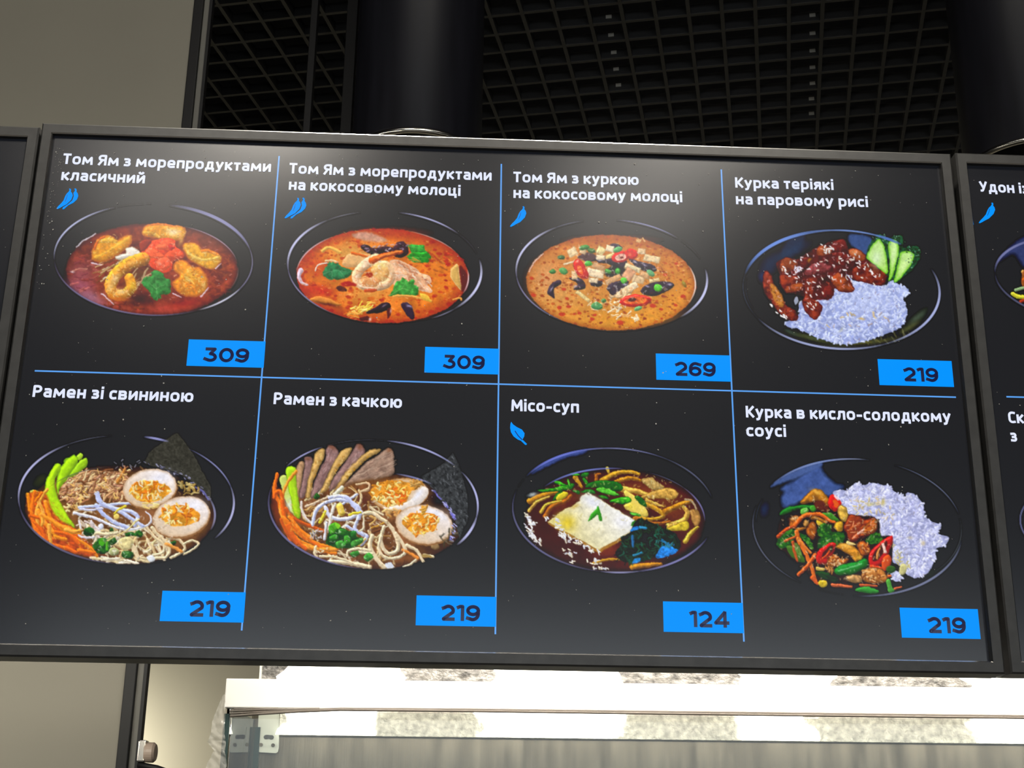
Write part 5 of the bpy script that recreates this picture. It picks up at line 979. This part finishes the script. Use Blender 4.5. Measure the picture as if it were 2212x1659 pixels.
p.scat([(1750, 400), (1820, 310), (1940, 680), (1950, 900), (1870, 1000), (1680, 650), (1560, 520)], 150, (8, 26), (5, 8), [(96, 100, 104), (70, 72, 76), (24, 24, 26), (130, 134, 140)], ang=60, spread=40, shade=0, alpha=.7); p.scat([(1640, 640), (1700, 690), (1840, 860), (1820, 1100), (1790, 1080), (1810, 880)], 34, (20, 50), (7, 12), [(130, 126, 220), (180, 180, 236), (90, 86, 150)], ang=50, spread=30, shade=0)
p.scat([(1700, 1050), (1860, 980), (1840, 1080), (1740, 1140)], 16, (20, 50), (10, 18), [(90, 80, 60), (60, 60, 50), (120, 110, 90)], alpha=.7)
p.gloss([(430, 720), (950, 640), (1300, 1000), (1350, 1300), (700, 1290), (500, 950)], 110, hi=(255, 248, 235), lo=(80, 50, 25)); p.gloss([(180, 600), (300, 700), (560, 1080), (740, 1180), (420, 1130), (220, 850)], 40, 60, 30, hi=(255, 190, 110), lo=(160, 60, 5))
p.clip(1090, 765, 962, 594, 2, low=True)
p.rim(1090, 765, 962, 594, 2, [(212, 240, 12, (160, 160, 205), .9), (236, 282, 7, (90, 92, 104), .6), (276, 320, 15, (170, 172, 220), .9), (326, 372, 16, (180, 182, 228), .95), (8, 36, 20, (190, 190, 235), .95), (92, 196, 16, (120, 116, 160), .85), (60, 92, 8, (90, 80, 80), .5)])
p.rim(1060, 905, 850, 440, 0, [(286, 312, 14, (140, 142, 190), .8)])
p.build(MAIN, 'picture of noodle soup with sliced duck and two egg halves')

# --- miso soup
p = Paint((1080, 920), 4.254, (70, 170, 2020, 1400), seed=17)
p.ell(1048, 776, 932, 570, 3, (18, 20, 23)); p.poly([(290, 440), (420, 330), (560, 265), (790, 225), (760, 260), (700, 270), (560, 310), (420, 380)], (74, 92, 170), soft=24, alpha=.8)
E7 = ellP(1052, 868, 830, 478, 1)
p.poly(E7, (66, 30, 22), noise=.15, ns=120, edge=(34, 20, 18), ew=50)
p.blob(480, 1020, 260, 170, 20, (72, 32, 27), .9); p.blob(980, 1140, 160, 90, 0, (136, 58, 20), .8); p.blob(1300, 600, 330, 110, 10, (140, 66, 16), .8); p.blob(1600, 780, 240, 150, 30, (122, 60, 18), .8); p.blob(600, 680, 190, 90, -30, (120, 54, 20), .8); p.blob(1750, 980, 90, 110, 0, (90, 46, 18), .8); p.blob(1250, 1270, 260, 50, 0, (96, 44, 20), .8)
MU = [(204, 152, 46), (190, 130, 36), (220, 176, 80), (170, 100, 24), (226, 190, 70)]
for k, (P, w) in enumerate((([(940, 500), (1060, 440), (1180, 420), (1280, 440)], 46), ([(1060, 520), (1180, 480), (1290, 500)], 44), ([(1130, 580), (1260, 600), (1380, 640)], 56), ([(890, 500), (890, 450), (920, 440)], 34), ([(985, 390), (1000, 430)], 34), ([(690, 470), (750, 560)], 40), ([(280, 690), (400, 640), (520, 610)], 60), ([(270, 780), (340, 700), (450, 650)], 34), ([(420, 830), (480, 740), (600, 690), (650, 640)], 48), ([(380, 790), (430, 720), (560, 690)], 30), ([(1350, 720), (1440, 760), (1500, 830), (1380, 860), (1250, 830)], 44), ([(1520, 790), (1640, 730), (1760, 690)], 56), ([(1560, 920), (1680, 870), (1720, 800), (1690, 750)], 60), ([(1240, 850), (1420, 900), (1560, 880)], 40), ([(1700, 1060), (1760, 980), (1820, 930)], 44), ([(860, 1260), (980, 1230), (1110, 1225)], 26), ([(1220, 1300), (1340, 1280), (1480, 1270)], 50), ([(1350, 680), (1500, 740)], 30))): p.st(P, w, MU[k % 5], w2=w * .6, shade=.3, noise=.15, ns=30, alpha=.92)
for P, c in (([(1300, 490), (1400, 475), (1440, 510), (1510, 560), (1430, 590), (1360, 560)], (190, 156, 90)), ([(1290, 660), (1400, 600), (1560, 566), (1640, 620), (1600, 670), (1440, 665)], (206, 160, 76)), ([(1745, 780), (1810, 770), (1845, 840), (1820, 920), (1780, 900)], (176, 130, 70)), ([(1530, 950), (1620, 900), (1720, 870), (1730, 950), (1620, 965)], (214, 186, 56))): p.poly(P, c, shade=.2, R=30, noise=.2, ns=30, edge=tuple(v * .7 for v in c), ew=12)
p.st([(1700, 680), (1760, 690), (1800, 760)], 18, (170, 150, 120)); p.poly([(1150, 590), (1180, 600), (1280, 680), (1340, 760), (1362, 830), (1290, 830), (1200, 790), (1140, 740), (1190, 690), (1140, 620)], (230, 206, 96), shade=.2, R=30); p.blob(1200, 740, 40, 26, 30, (236, 216, 60), .8); p.blob(300, 630, 50, 20, -10, (216, 226, 226), .8)
GN = [(52, 140, 30), (66, 176, 36), (34, 104, 26), (92, 190, 60), (40, 116, 36)]
for k, P in enumerate(([(340, 590), (440, 580), (560, 550), (680, 530), (660, 580), (540, 600), (400, 610)], [(492, 520), (540, 505), (612, 545), (560, 550)], [(480, 690), (520, 620), (575, 590), (560, 640)], [(620, 490), (640, 490), (650, 560), (630, 560)], [(742, 470), (760, 430), (818, 432), (790, 470)], [(755, 490), (780, 480), (815, 530), (790, 540)], [(640, 440), (690, 430), (740, 450), (690, 460)], [(780, 560), (860, 505), (1000, 500), (1110, 530), (1128, 590), (1040, 600), (900, 570)], [(880, 580), (960, 560), (1100, 630), (1020, 640), (920, 610)], [(740, 600), (830, 580), (880, 620), (800, 620)], [(900, 640), (960, 640), (1000, 670), (940, 670)], [(1000, 690), (1080, 660), (1180, 650), (1210, 690), (1140, 720), (1060, 710)], [(1235, 650), (1290, 650), (1340, 700), (1345, 745), (1290, 720)], [(1190, 800), (1260, 800), (1300, 830), (1230, 825)], [(660, 590), (730, 600), (720, 630)])): p.poly(P, GN[k % 5], shade=.28, R=24, noise=.2, ns=24, edge=(20, 64, 20), ew=8)
p.ell(570, 645, 60, 30, -30, (216, 196, 50), shade=.25, R=20)
TF = [(650, 742), (736, 690), (742, 650), (812, 610), (1232, 862), (1240, 900), (1186, 982), (905, 1142), (442, 882), (600, 762)]
p.poly([(442, 882), (905, 1142), (1186, 982), (1190, 1010), (905, 1172), (450, 905)], (170, 120, 50), smooth=False, soft=12)
p.poly(TF, (238, 238, 240), smooth=False, grad=(226, 214, 150), gdir=(-.75, .65), noise=.05, ns=50, edge=(226, 214, 160), ew=10)
p.blob(620, 890, 90, 90, 0, (224, 196, 40), .85); p.blob(530, 850, 70, 40, -30, (226, 206, 90), .7); p.blob(850, 700, 110, 60, 25, (236, 238, 255), .8); p.blob(1120, 880, 90, 70, 0, (238, 238, 248), .7); p.blob(690, 740, 50, 20, -20, (190, 150, 40), .6); p.scat(TF, 34, (16, 40), (5, 9), [(206, 196, 160), (196, 186, 120), (214, 206, 190)], alpha=.6, shade=0)
p.poly([(815, 875), (830, 820), (880, 760), (905, 735), (925, 800), (940, 870), (915, 870), (895, 820), (860, 850)], (58, 150, 40), shade=.25, R=20); p.poly([(1205, 920), (1215, 880), (1250, 875), (1240, 920)], (50, 130, 40))
WK = [(1240, 880), (1290, 850), (1400, 890), (1500, 940), (1600, 980), (1660, 1080), (1640, 1140), (1500, 1190), (1400, 1210), (1260, 1260), (1120, 1240), (1060, 1170), (1120, 1080), (1110, 1020), (1190, 980)]
p.poly(WK, (18, 40, 34), noise=.35, ns=40, jag=4); p.scat(WK, 130, (20, 70), (6, 14), [(30, 76, 60), (14, 26, 24), (44, 104, 84), (24, 56, 44), (20, 70, 40)], bend=.6, alpha=.8)
BL = (42, 126, 214)
p.poly([(1430, 1215), (1470, 1130), (1540, 1095), (1600, 1120), (1632, 1145), (1540, 1200)], BL, noise=.3, ns=22, jag=5); p.poly([(1190, 970), (1230, 930), (1275, 925), (1260, 955)], BL, noise=.2, ns=20); p.poly([(1215, 1265), (1240, 1220), (1295, 1215), (1270, 1260)], (46, 130, 200), noise=.2, ns=20); p.st([(1290, 930), (1335, 940)], 24, (56, 140, 190)); p.st([(1215, 1010), (1225, 1110)], 20, (50, 110, 170)); p.st([(1225, 1190), (1300, 1165)], 20, (50, 130, 170)); p.scat([(1440, 1040), (1600, 1080), (1560, 1120), (1480, 1110)], 24, (14, 30), (6, 10), [(50, 130, 190), (60, 130, 130)])
SE = [(244, 242, 236), (232, 226, 206), (226, 230, 245)]
for P, n in (([(225, 780), (255, 780), (300, 880), (345, 880), (330, 900), (250, 900)], 22), ([(225, 880), (280, 900), (310, 1000), (260, 990)], 20), ([(255, 990), (310, 1010), (385, 1060), (370, 1105), (300, 1050)], 18), ([(500, 900), (580, 930), (580, 960), (530, 950)], 8), ([(520, 1000), (590, 985), (740, 1060), (720, 1090), (570, 1045)], 24), ([(760, 1090), (910, 1150), (890, 1175), (780, 1130)], 14), ([(580, 1130), (690, 1150), (660, 1200), (600, 1170)], 12), ([(840, 1255), (900, 1210), (930, 1260), (870, 1280)], 8), ([(850, 1300), (980, 1305), (970, 1325), (860, 1315)], 9), ([(640, 1240), (680, 1240), (660, 1260)], 4), ([(780, 1230), (810, 1235), (790, 1250)], 2), ([(410, 835), (450, 850), (430, 870)], 3), ([(510, 840), (560, 850), (530, 880)], 3)): p.scat(P, n, (18, 28), (10, 14), SE, ang=40, spread=60, shade=.2)
p.gloss([(300, 640), (900, 420), (1500, 470), (1800, 760), (1600, 960), (1350, 840), (700, 600)], 110, hi=(255, 236, 170), lo=(60, 26, 6))
p.clip(1048, 776, 932, 570, 3)
p.rim(1048, 776, 932, 570, 3, [(208, 262, 17, (110, 122, 210), .95), (250, 300, 11, (130, 134, 180), .8), (294, 345, 12, (100, 104, 130), .8), (20, 78, 16, (130, 128, 180), .9), (74, 96, 14, (160, 160, 205), .8), (92, 196, 15, (110, 110, 150), .85), (192, 214, 6, (60, 70, 80), .6)])
p.rim(1052, 868, 830, 478, 1, [(218, 276, 14, (120, 130, 205), .85), (290, 325, 8, (90, 95, 125), .7), (-40, 0, 12, (120, 116, 170), .85)])
p.build(MAIN, 'picture of brown broth with a white tofu block and seaweed')

# --- sweet and sour chicken with rice
p = Paint((1600, 950), 4.254, (60, 140, 2090, 1480), seed=18)
p.ell(1075, 806, 964, 628, 4, (17, 18, 20)); p.ell(1085, 800, 890, 540, 4, (21, 22, 23), soft=40)
p.poly([(380, 440), (560, 330), (720, 240), (760, 300), (850, 390), (950, 430), (870, 480), (800, 520), (660, 470), (560, 560), (480, 600), (400, 620), (370, 540), (400, 480)], (74, 98, 164), soft=40, alpha=.9, noise=.15, ns=100); p.poly([(275, 440), (340, 370), (520, 270), (720, 205), (740, 240), (560, 330), (400, 390)], (84, 108, 170), soft=24, alpha=.85); p.blob(220, 640, 50, 90, 10, (40, 56, 90), .8)
p.blob(1750, 1230, 160, 60, -35, (52, 58, 52), .7); p.blob(1950, 940, 60, 140, 5, (50, 54, 50), .6); p.blob(1850, 620, 90, 120, -40, (36, 38, 40), .5)
RP = [(845, 490), (920, 460), (980, 465), (1060, 395), (1130, 420), (1210, 395), (1290, 410), (1370, 430), (1400, 470), (1500, 520), (1515, 550), (1530, 490), (1610, 510), (1680, 600), (1690, 690), (1750, 750), (1840, 780), (1815, 860), (1910, 900), (1870, 980), (1800, 1000), (1785, 1090), (1740, 1200), (1690, 1240), (1600, 1270), (1530, 1240), (1460, 1160), (1390, 1100), (1390, 900), (1290, 880), (1255, 790), (1280, 730), (1150, 700), (1000, 690), (920, 600)]
RC9 = [(206, 209, 246), (214, 217, 249), (198, 201, 241), (222, 223, 251), (190, 192, 233)]
p.grains(RP, 820, (164, 168, 210), RC9); p.scat(RP, 40, (14, 28), (6, 10), [(130, 132, 180), (150, 140, 150)], alpha=.6, shade=0); p.scat([(1000, 560), (1320, 520), (1420, 740), (1300, 760), (1050, 680)], 40, (22, 36), (10, 15), [(216, 196, 150), (226, 206, 176), (206, 186, 120)], alpha=.8); p.scat([(1390, 950), (1480, 1050), (1560, 1180), (1440, 1140)], 30, (20, 34), (10, 14), [(206, 196, 150), (190, 180, 120)], alpha=.8); p.blob(1310, 570, 20, 40, 10, (206, 186, 90), .8); p.blob(1200, 590, 50, 22, 0, (200, 190, 120), .7); p.blob(1680, 950, 20, 26, 0, (214, 196, 150), .8); p.blob(1560, 900, 30, 16, 0, (210, 196, 160), .7)
p.grains([(1380, 1230), (1430, 1205), (1480, 1250), (1470, 1290), (1420, 1300)], 22, (170, 172, 210), RC9)
MIX = [(380, 690), (560, 600), (700, 480), (800, 560), (920, 620), (1000, 690), (1250, 720), (1290, 880), (1390, 900), (1380, 1180), (1330, 1310), (1150, 1360), (860, 1320), (720, 1310), (560, 1180), (440, 1070), (340, 950)]
p.poly(MIX, (44, 24, 14), noise=.3, ns=60, soft=16)
BN = [(38, 118, 42), (30, 96, 34), (62, 150, 60)]
p.poly([(358, 680), (420, 625), (560, 598), (680, 600), (660, 640), (540, 640), (430, 680), (370, 695)], BN[0], shade=.3, R=30, edge=(20, 70, 24), ew=10); p.ell(585, 655, 40, 30, -20, (96, 170, 70), shade=.3, R=20); p.ell(665, 630, 30, 30, 0, (70, 150, 50), shade=.3, R=16); p.poly([(740, 680), (830, 670), (910, 750), (860, 745), (790, 720)], (66, 130, 46), shade=.3, R=24)
SO = [(176, 96, 34), (150, 74, 26), (196, 124, 52), (120, 52, 22), (206, 150, 80)]
def meat(P, c, e=None):
    p.poly(P, c, shade=.24, R=40, noise=.22, ns=34, edge=e or tuple(v * .55 for v in c), ew=16)
meat([(548, 580), (600, 500), (680, 448), (740, 465), (810, 545), (800, 620), (740, 600), (700, 560), (600, 590)], (186, 120, 40)); p.blob(700, 480, 60, 22, 25, (232, 180, 80), .8); p.poly([(680, 570), (760, 560), (810, 640), (780, 660), (700, 640)], (100, 46, 16), soft=14)
p.poly([(805, 560), (835, 500), (880, 530), (925, 590), (900, 640), (860, 658), (815, 620)], (212, 36, 26), shade=.28, R=35); p.poly([(845, 560), (880, 560), (900, 600), (870, 620)], (226, 96, 40)); p.st([(860, 520), (890, 550)], 18, (240, 220, 225), alpha=.9)
meat([(890, 650), (910, 600), (970, 620), (990, 700), (975, 750), (930, 750), (900, 700)], (220, 176, 76))
meat([(450, 800), (460, 720), (520, 690), (545, 730), (510, 800)], SO[0]); p.blob(490, 720, 40, 14, -20, (236, 206, 150), .8); meat([(500, 820), (560, 800), (610, 810), (540, 840)], SO[2]); meat([(600, 840), (650, 750), (695, 790), (690, 880), (650, 915)], SO[0]); meat([(570, 770), (600, 730), (630, 760), (600, 800)], SO[4]); p.ell(730, 755, 38, 34, 0, (222, 186, 50), shade=.25, R=20); meat([(860, 800), (880, 755), (935, 755), (935, 830), (890, 845)], (224, 170, 50)); meat([(640, 730), (680, 700), (790, 740), (780, 770), (700, 740)], SO[2])
BRO = lambda P, n: (p.poly(P, (34, 84, 26), noise=.3, ns=30, jag=6), p.dots(P, n, (8, 18), [(64, 130, 44), (46, 108, 34), (92, 156, 60), (28, 70, 24)], asp=.9, alpha=.9))
BRO([(330, 950), (360, 880), (440, 830), (510, 840), (500, 900), (440, 970), (380, 1000)], 60); BRO([(540, 860), (590, 870), (660, 960), (640, 1000), (580, 930)], 30); BRO([(700, 830), (760, 770), (830, 790), (850, 850), (940, 850), (950, 910), (900, 970), (780, 990), (700, 990), (730, 900)], 110); BRO([(1150, 920), (1240, 850), (1295, 890), (1280, 940), (1200, 960)], 40); p.poly([(420, 980), (500, 980), (580, 1080), (580, 1130), (470, 1080)], (70, 110, 40), shade=.25, R=30); p.poly([(480, 950), (530, 960), (560, 1060), (510, 1040)], (110, 150, 70), alpha=.8)
meat([(945, 800), (1000, 690), (1080, 700), (1150, 730), (1240, 715), (1250, 830), (1180, 880), (1100, 900), (1060, 940), (1000, 930), (970, 860)], (150, 62, 28)); meat([(1130, 800), (1240, 720), (1250, 830), (1200, 870), (1140, 870)], (166, 88, 34)); p.scat([(980, 760), (1200, 740), (1220, 850), (1050, 920)], 30, (16, 50), (8, 14), [(226, 150, 110), (206, 100, 50), (110, 40, 20)], ang=-40, spread=40, alpha=.8); p.st([(1075, 865), (1130, 825)], 22, (240, 170, 150)); p.st([(1030, 910), (1060, 880)], 18, (236, 120, 80))
meat([(880, 990), (910, 950), (1000, 960), (1060, 1000), (1130, 1060), (1100, 1110), (1050, 1118), (1000, 1060)], (204, 136, 44)); p.blob(960, 975, 70, 20, 15, (236, 186, 90), .8); p.blob(1085, 1085, 34, 22, -10, (240, 190, 70), .8); meat([(1070, 960), (1130, 930), (1190, 990), (1185, 1040), (1120, 1070), (1080, 1020)], (178, 92, 36)); p.scat(ellP(1130, 990, 50, 50), 14, (16, 34), (8, 14), [(226, 150, 80), (140, 60, 26)]); p.st([(985, 945), (1050, 965)], 34, (236, 206, 130), w2=14)
CT = (222, 104, 40)
for P, w, c in (([(490, 800), (560, 710), (650, 685), (740, 690), (800, 730), (860, 760)], 40, CT), ([(350, 890), (410, 830), (480, 800)], 36, (176, 74, 34)), ([(515, 850), (540, 930), (600, 1050), (650, 1180), (690, 1310)], 44, (220, 110, 42)), ([(410, 930), (510, 890)], 28, (190, 90, 40)), ([(530, 910), (640, 1040)], 26, (226, 130, 56)), ([(480, 940), (490, 1020), (520, 1110)], 26, (190, 84, 40)), ([(680, 1060), (620, 1150), (530, 1240)], 40, (212, 96, 40)), ([(845, 1335), (1020, 1350)], 34, (200, 100, 60)), ([(1100, 1335), (1250, 1345)], 26, (190, 90, 50)), ([(1330, 1260), (1380, 1250)], 30, (210, 100, 40)), ([(1420, 1370), (1475, 1355)], 24, (206, 100, 60)), ([(660, 1270), (710, 1320)], 40, (206, 90, 34))): p.st(P, w, c, w2=w * .7, shade=.3)
def pepper(P, Q):
    p.poly(P, (196, 26, 24), shade=.28, R=28); p.poly(Q, (74, 32, 18), soft=12)
pepper([(690, 1090), (720, 1010), (800, 955), (865, 945), (870, 1000), (840, 1060), (800, 1130), (730, 1140)], [(750, 1050), (800, 990), (850, 975), (840, 1020), (790, 1080), (755, 1090)]); p.st([(740, 1100), (790, 1060), (820, 1010)], 16, (224, 84, 40)); p.blob(830, 1000, 24, 30, 20, (40, 60, 26), .8)
pepper([(1180, 1130), (1185, 1040), (1250, 970), (1340, 900), (1395, 880), (1390, 960), (1340, 1080), (1290, 1140), (1230, 1175)], [(1210, 1090), (1230, 1030), (1310, 950), (1350, 940), (1330, 1010), (1270, 1090), (1230, 1120)]); p.st([(1250, 1090), (1260, 1030), (1280, 1000)], 18, (226, 150, 80)); p.st([(1310, 960), (1330, 1030)], 26, (240, 200, 190)); p.poly([(1300, 1100), (1360, 1050), (1385, 1110), (1340, 1200), (1300, 1180)], (204, 80, 30), shade=.25, R=26); p.st([(1200, 1160), (1290, 1180)], 26, (206, 70, 30)); p.st([(1190, 1050), (1260, 980), (1370, 900)], 7, (250, 130, 120), shade=0, alpha=.7)
meat([(790, 1150), (820, 1070), (880, 1060), (930, 1100), (990, 1090), (960, 1140), (870, 1170)], SO[0]); p.scat(ellP(870, 1110, 80, 50), 26, (16, 44), (8, 15), [(226, 170, 110), (206, 130, 70), (130, 66, 30), (236, 196, 150)], bend=.6); p.scat([(780, 1160), (850, 1180), (850, 1250), (800, 1200)], 14, (20, 50), (9, 16), [(190, 130, 70), (130, 80, 30)], ang=60, spread=30); p.st([(700, 1185), (760, 1190)], 30, (206, 180, 90))
p.poly([(862, 1200), (920, 1150), (1050, 1120), (1150, 1092), (1172, 1130), (1150, 1180), (1040, 1230), (930, 1250), (880, 1240)], (34, 128, 46), shade=.3, R=45, edge=(16, 72, 26), ew=14); p.st([(900, 1205), (1000, 1175), (1110, 1140)], 14, (120, 200, 130), shade=0, alpha=.75)
meat([(965, 1270), (1000, 1240), (1060, 1240), (1120, 1260), (1100, 1310), (1020, 1310)], (206, 156, 96)); meat([(1110, 1250), (1160, 1180), (1280, 1180), (1340, 1230), (1340, 1300), (1250, 1320), (1150, 1310)], (180, 112, 52)); p.scat(ellP(1220, 1245, 110, 60), 36, (16, 44), (10, 18), [(214, 150, 84), (226, 176, 116), (140, 76, 30), (200, 130, 60)], bend=.6); p.scat([(700, 1230), (800, 1230), (850, 1290), (740, 1280)], 10, (60, 120), (22, 36), [(26, 66, 30), (20, 50, 26)], ang=20, spread=15); p.ell(758, 1320, 44, 34, 20, (206, 176, 40), shade=.28, R=22)
p.poly([(1050, 1380), (1140, 1350), (1265, 1380), (1250, 1410), (1130, 1405)], (50, 136, 50), shade=.3, R=24); p.poly([(1335, 1300), (1370, 1280), (1395, 1350), (1415, 1390), (1360, 1400), (1345, 1340)], (78, 156, 60), shade=.3, R=22); p.ell(1380, 1190, 40, 34, 0, (50, 86, 34), shade=.3, R=20); p.ell(1490, 1190, 36, 50, 10, (196, 190, 130), shade=.2, R=20)
p.gloss(MIX, 170, hi=(255, 236, 205), lo=(40, 18, 8))
p.rim(1075, 806, 964, 628, 4, [(214, 270, 15, (120, 138, 190), .95), (250, 275, 9, (130, 136, 160), .7), (286, 345, 10, (100, 106, 130), .85), (4, 90, 17, (120, 126, 156), .9), (118, 196, 11, (96, 100, 120), .85), (86, 120, 6, (60, 62, 70), .6)])
p.rim(1085, 790, 945, 585, 4, [(-18, 40, 8, (80, 84, 90), .7), (172, 200, 7, (60, 66, 80), .7)])
p.build(MAIN, 'picture of chicken and vegetables beside white rice')

# --- dishes of the neighbouring board: udon bowl above, a second bowl below
p = Paint((2080, 440), 5.18, (300, 300, 2400, 1400), cell=7, seed=19)
p.ell(1330, 840, 975, 470, 6, (20, 20, 24)); p.poly([(400, 640), (480, 520), (680, 370), (900, 330), (900, 560), (700, 700), (640, 640), (560, 560)], (66, 76, 128), soft=50, alpha=.8)
p.scat(ellP(1330, 850, 620, 300), 130, (120, 360), (30, 50), [(214, 186, 120), (196, 150, 80), (226, 206, 150), (160, 90, 44), (90, 120, 50)], bend=.8)
p.st([(560, 1010), (620, 1040), (760, 1040)], 46, (206, 200, 60)); p.st([(590, 965), (690, 940), (800, 930)], 34, (140, 170, 120)); p.st([(640, 1100), (700, 1070)], 30, (170, 60, 30)); p.st([(680, 850), (720, 820)], 40, (190, 90, 30))
p.rim(1330, 840, 975, 470, 6, [(176, 240, 22, (120, 124, 170), .9), (90, 178, 18, (90, 92, 120), .85), (240, 440, 12, (90, 92, 110), .7)])
p.build(RIGHT, 'picture of a noodle dish cut by the frame edge')
p = Paint((2080, 1000), 5.18, (600, 200, 2800, 1400), cell=8, seed=20)
p.ell(1680, 690, 1040, 520, 4, (20, 20, 24)); p.scat(ellP(1680, 690, 640, 320), 110, (100, 300), (30, 56), [(150, 70, 34), (206, 130, 60), (70, 120, 50), (226, 206, 150), (176, 40, 30)], bend=.8)
p.rim(1680, 690, 1040, 520, 4, [(90, 270, 16, (100, 104, 140), .85), (270, 450, 10, (90, 92, 110), .7)])
p.build(RIGHT, 'picture of a dark bowl cut by the frame edge')
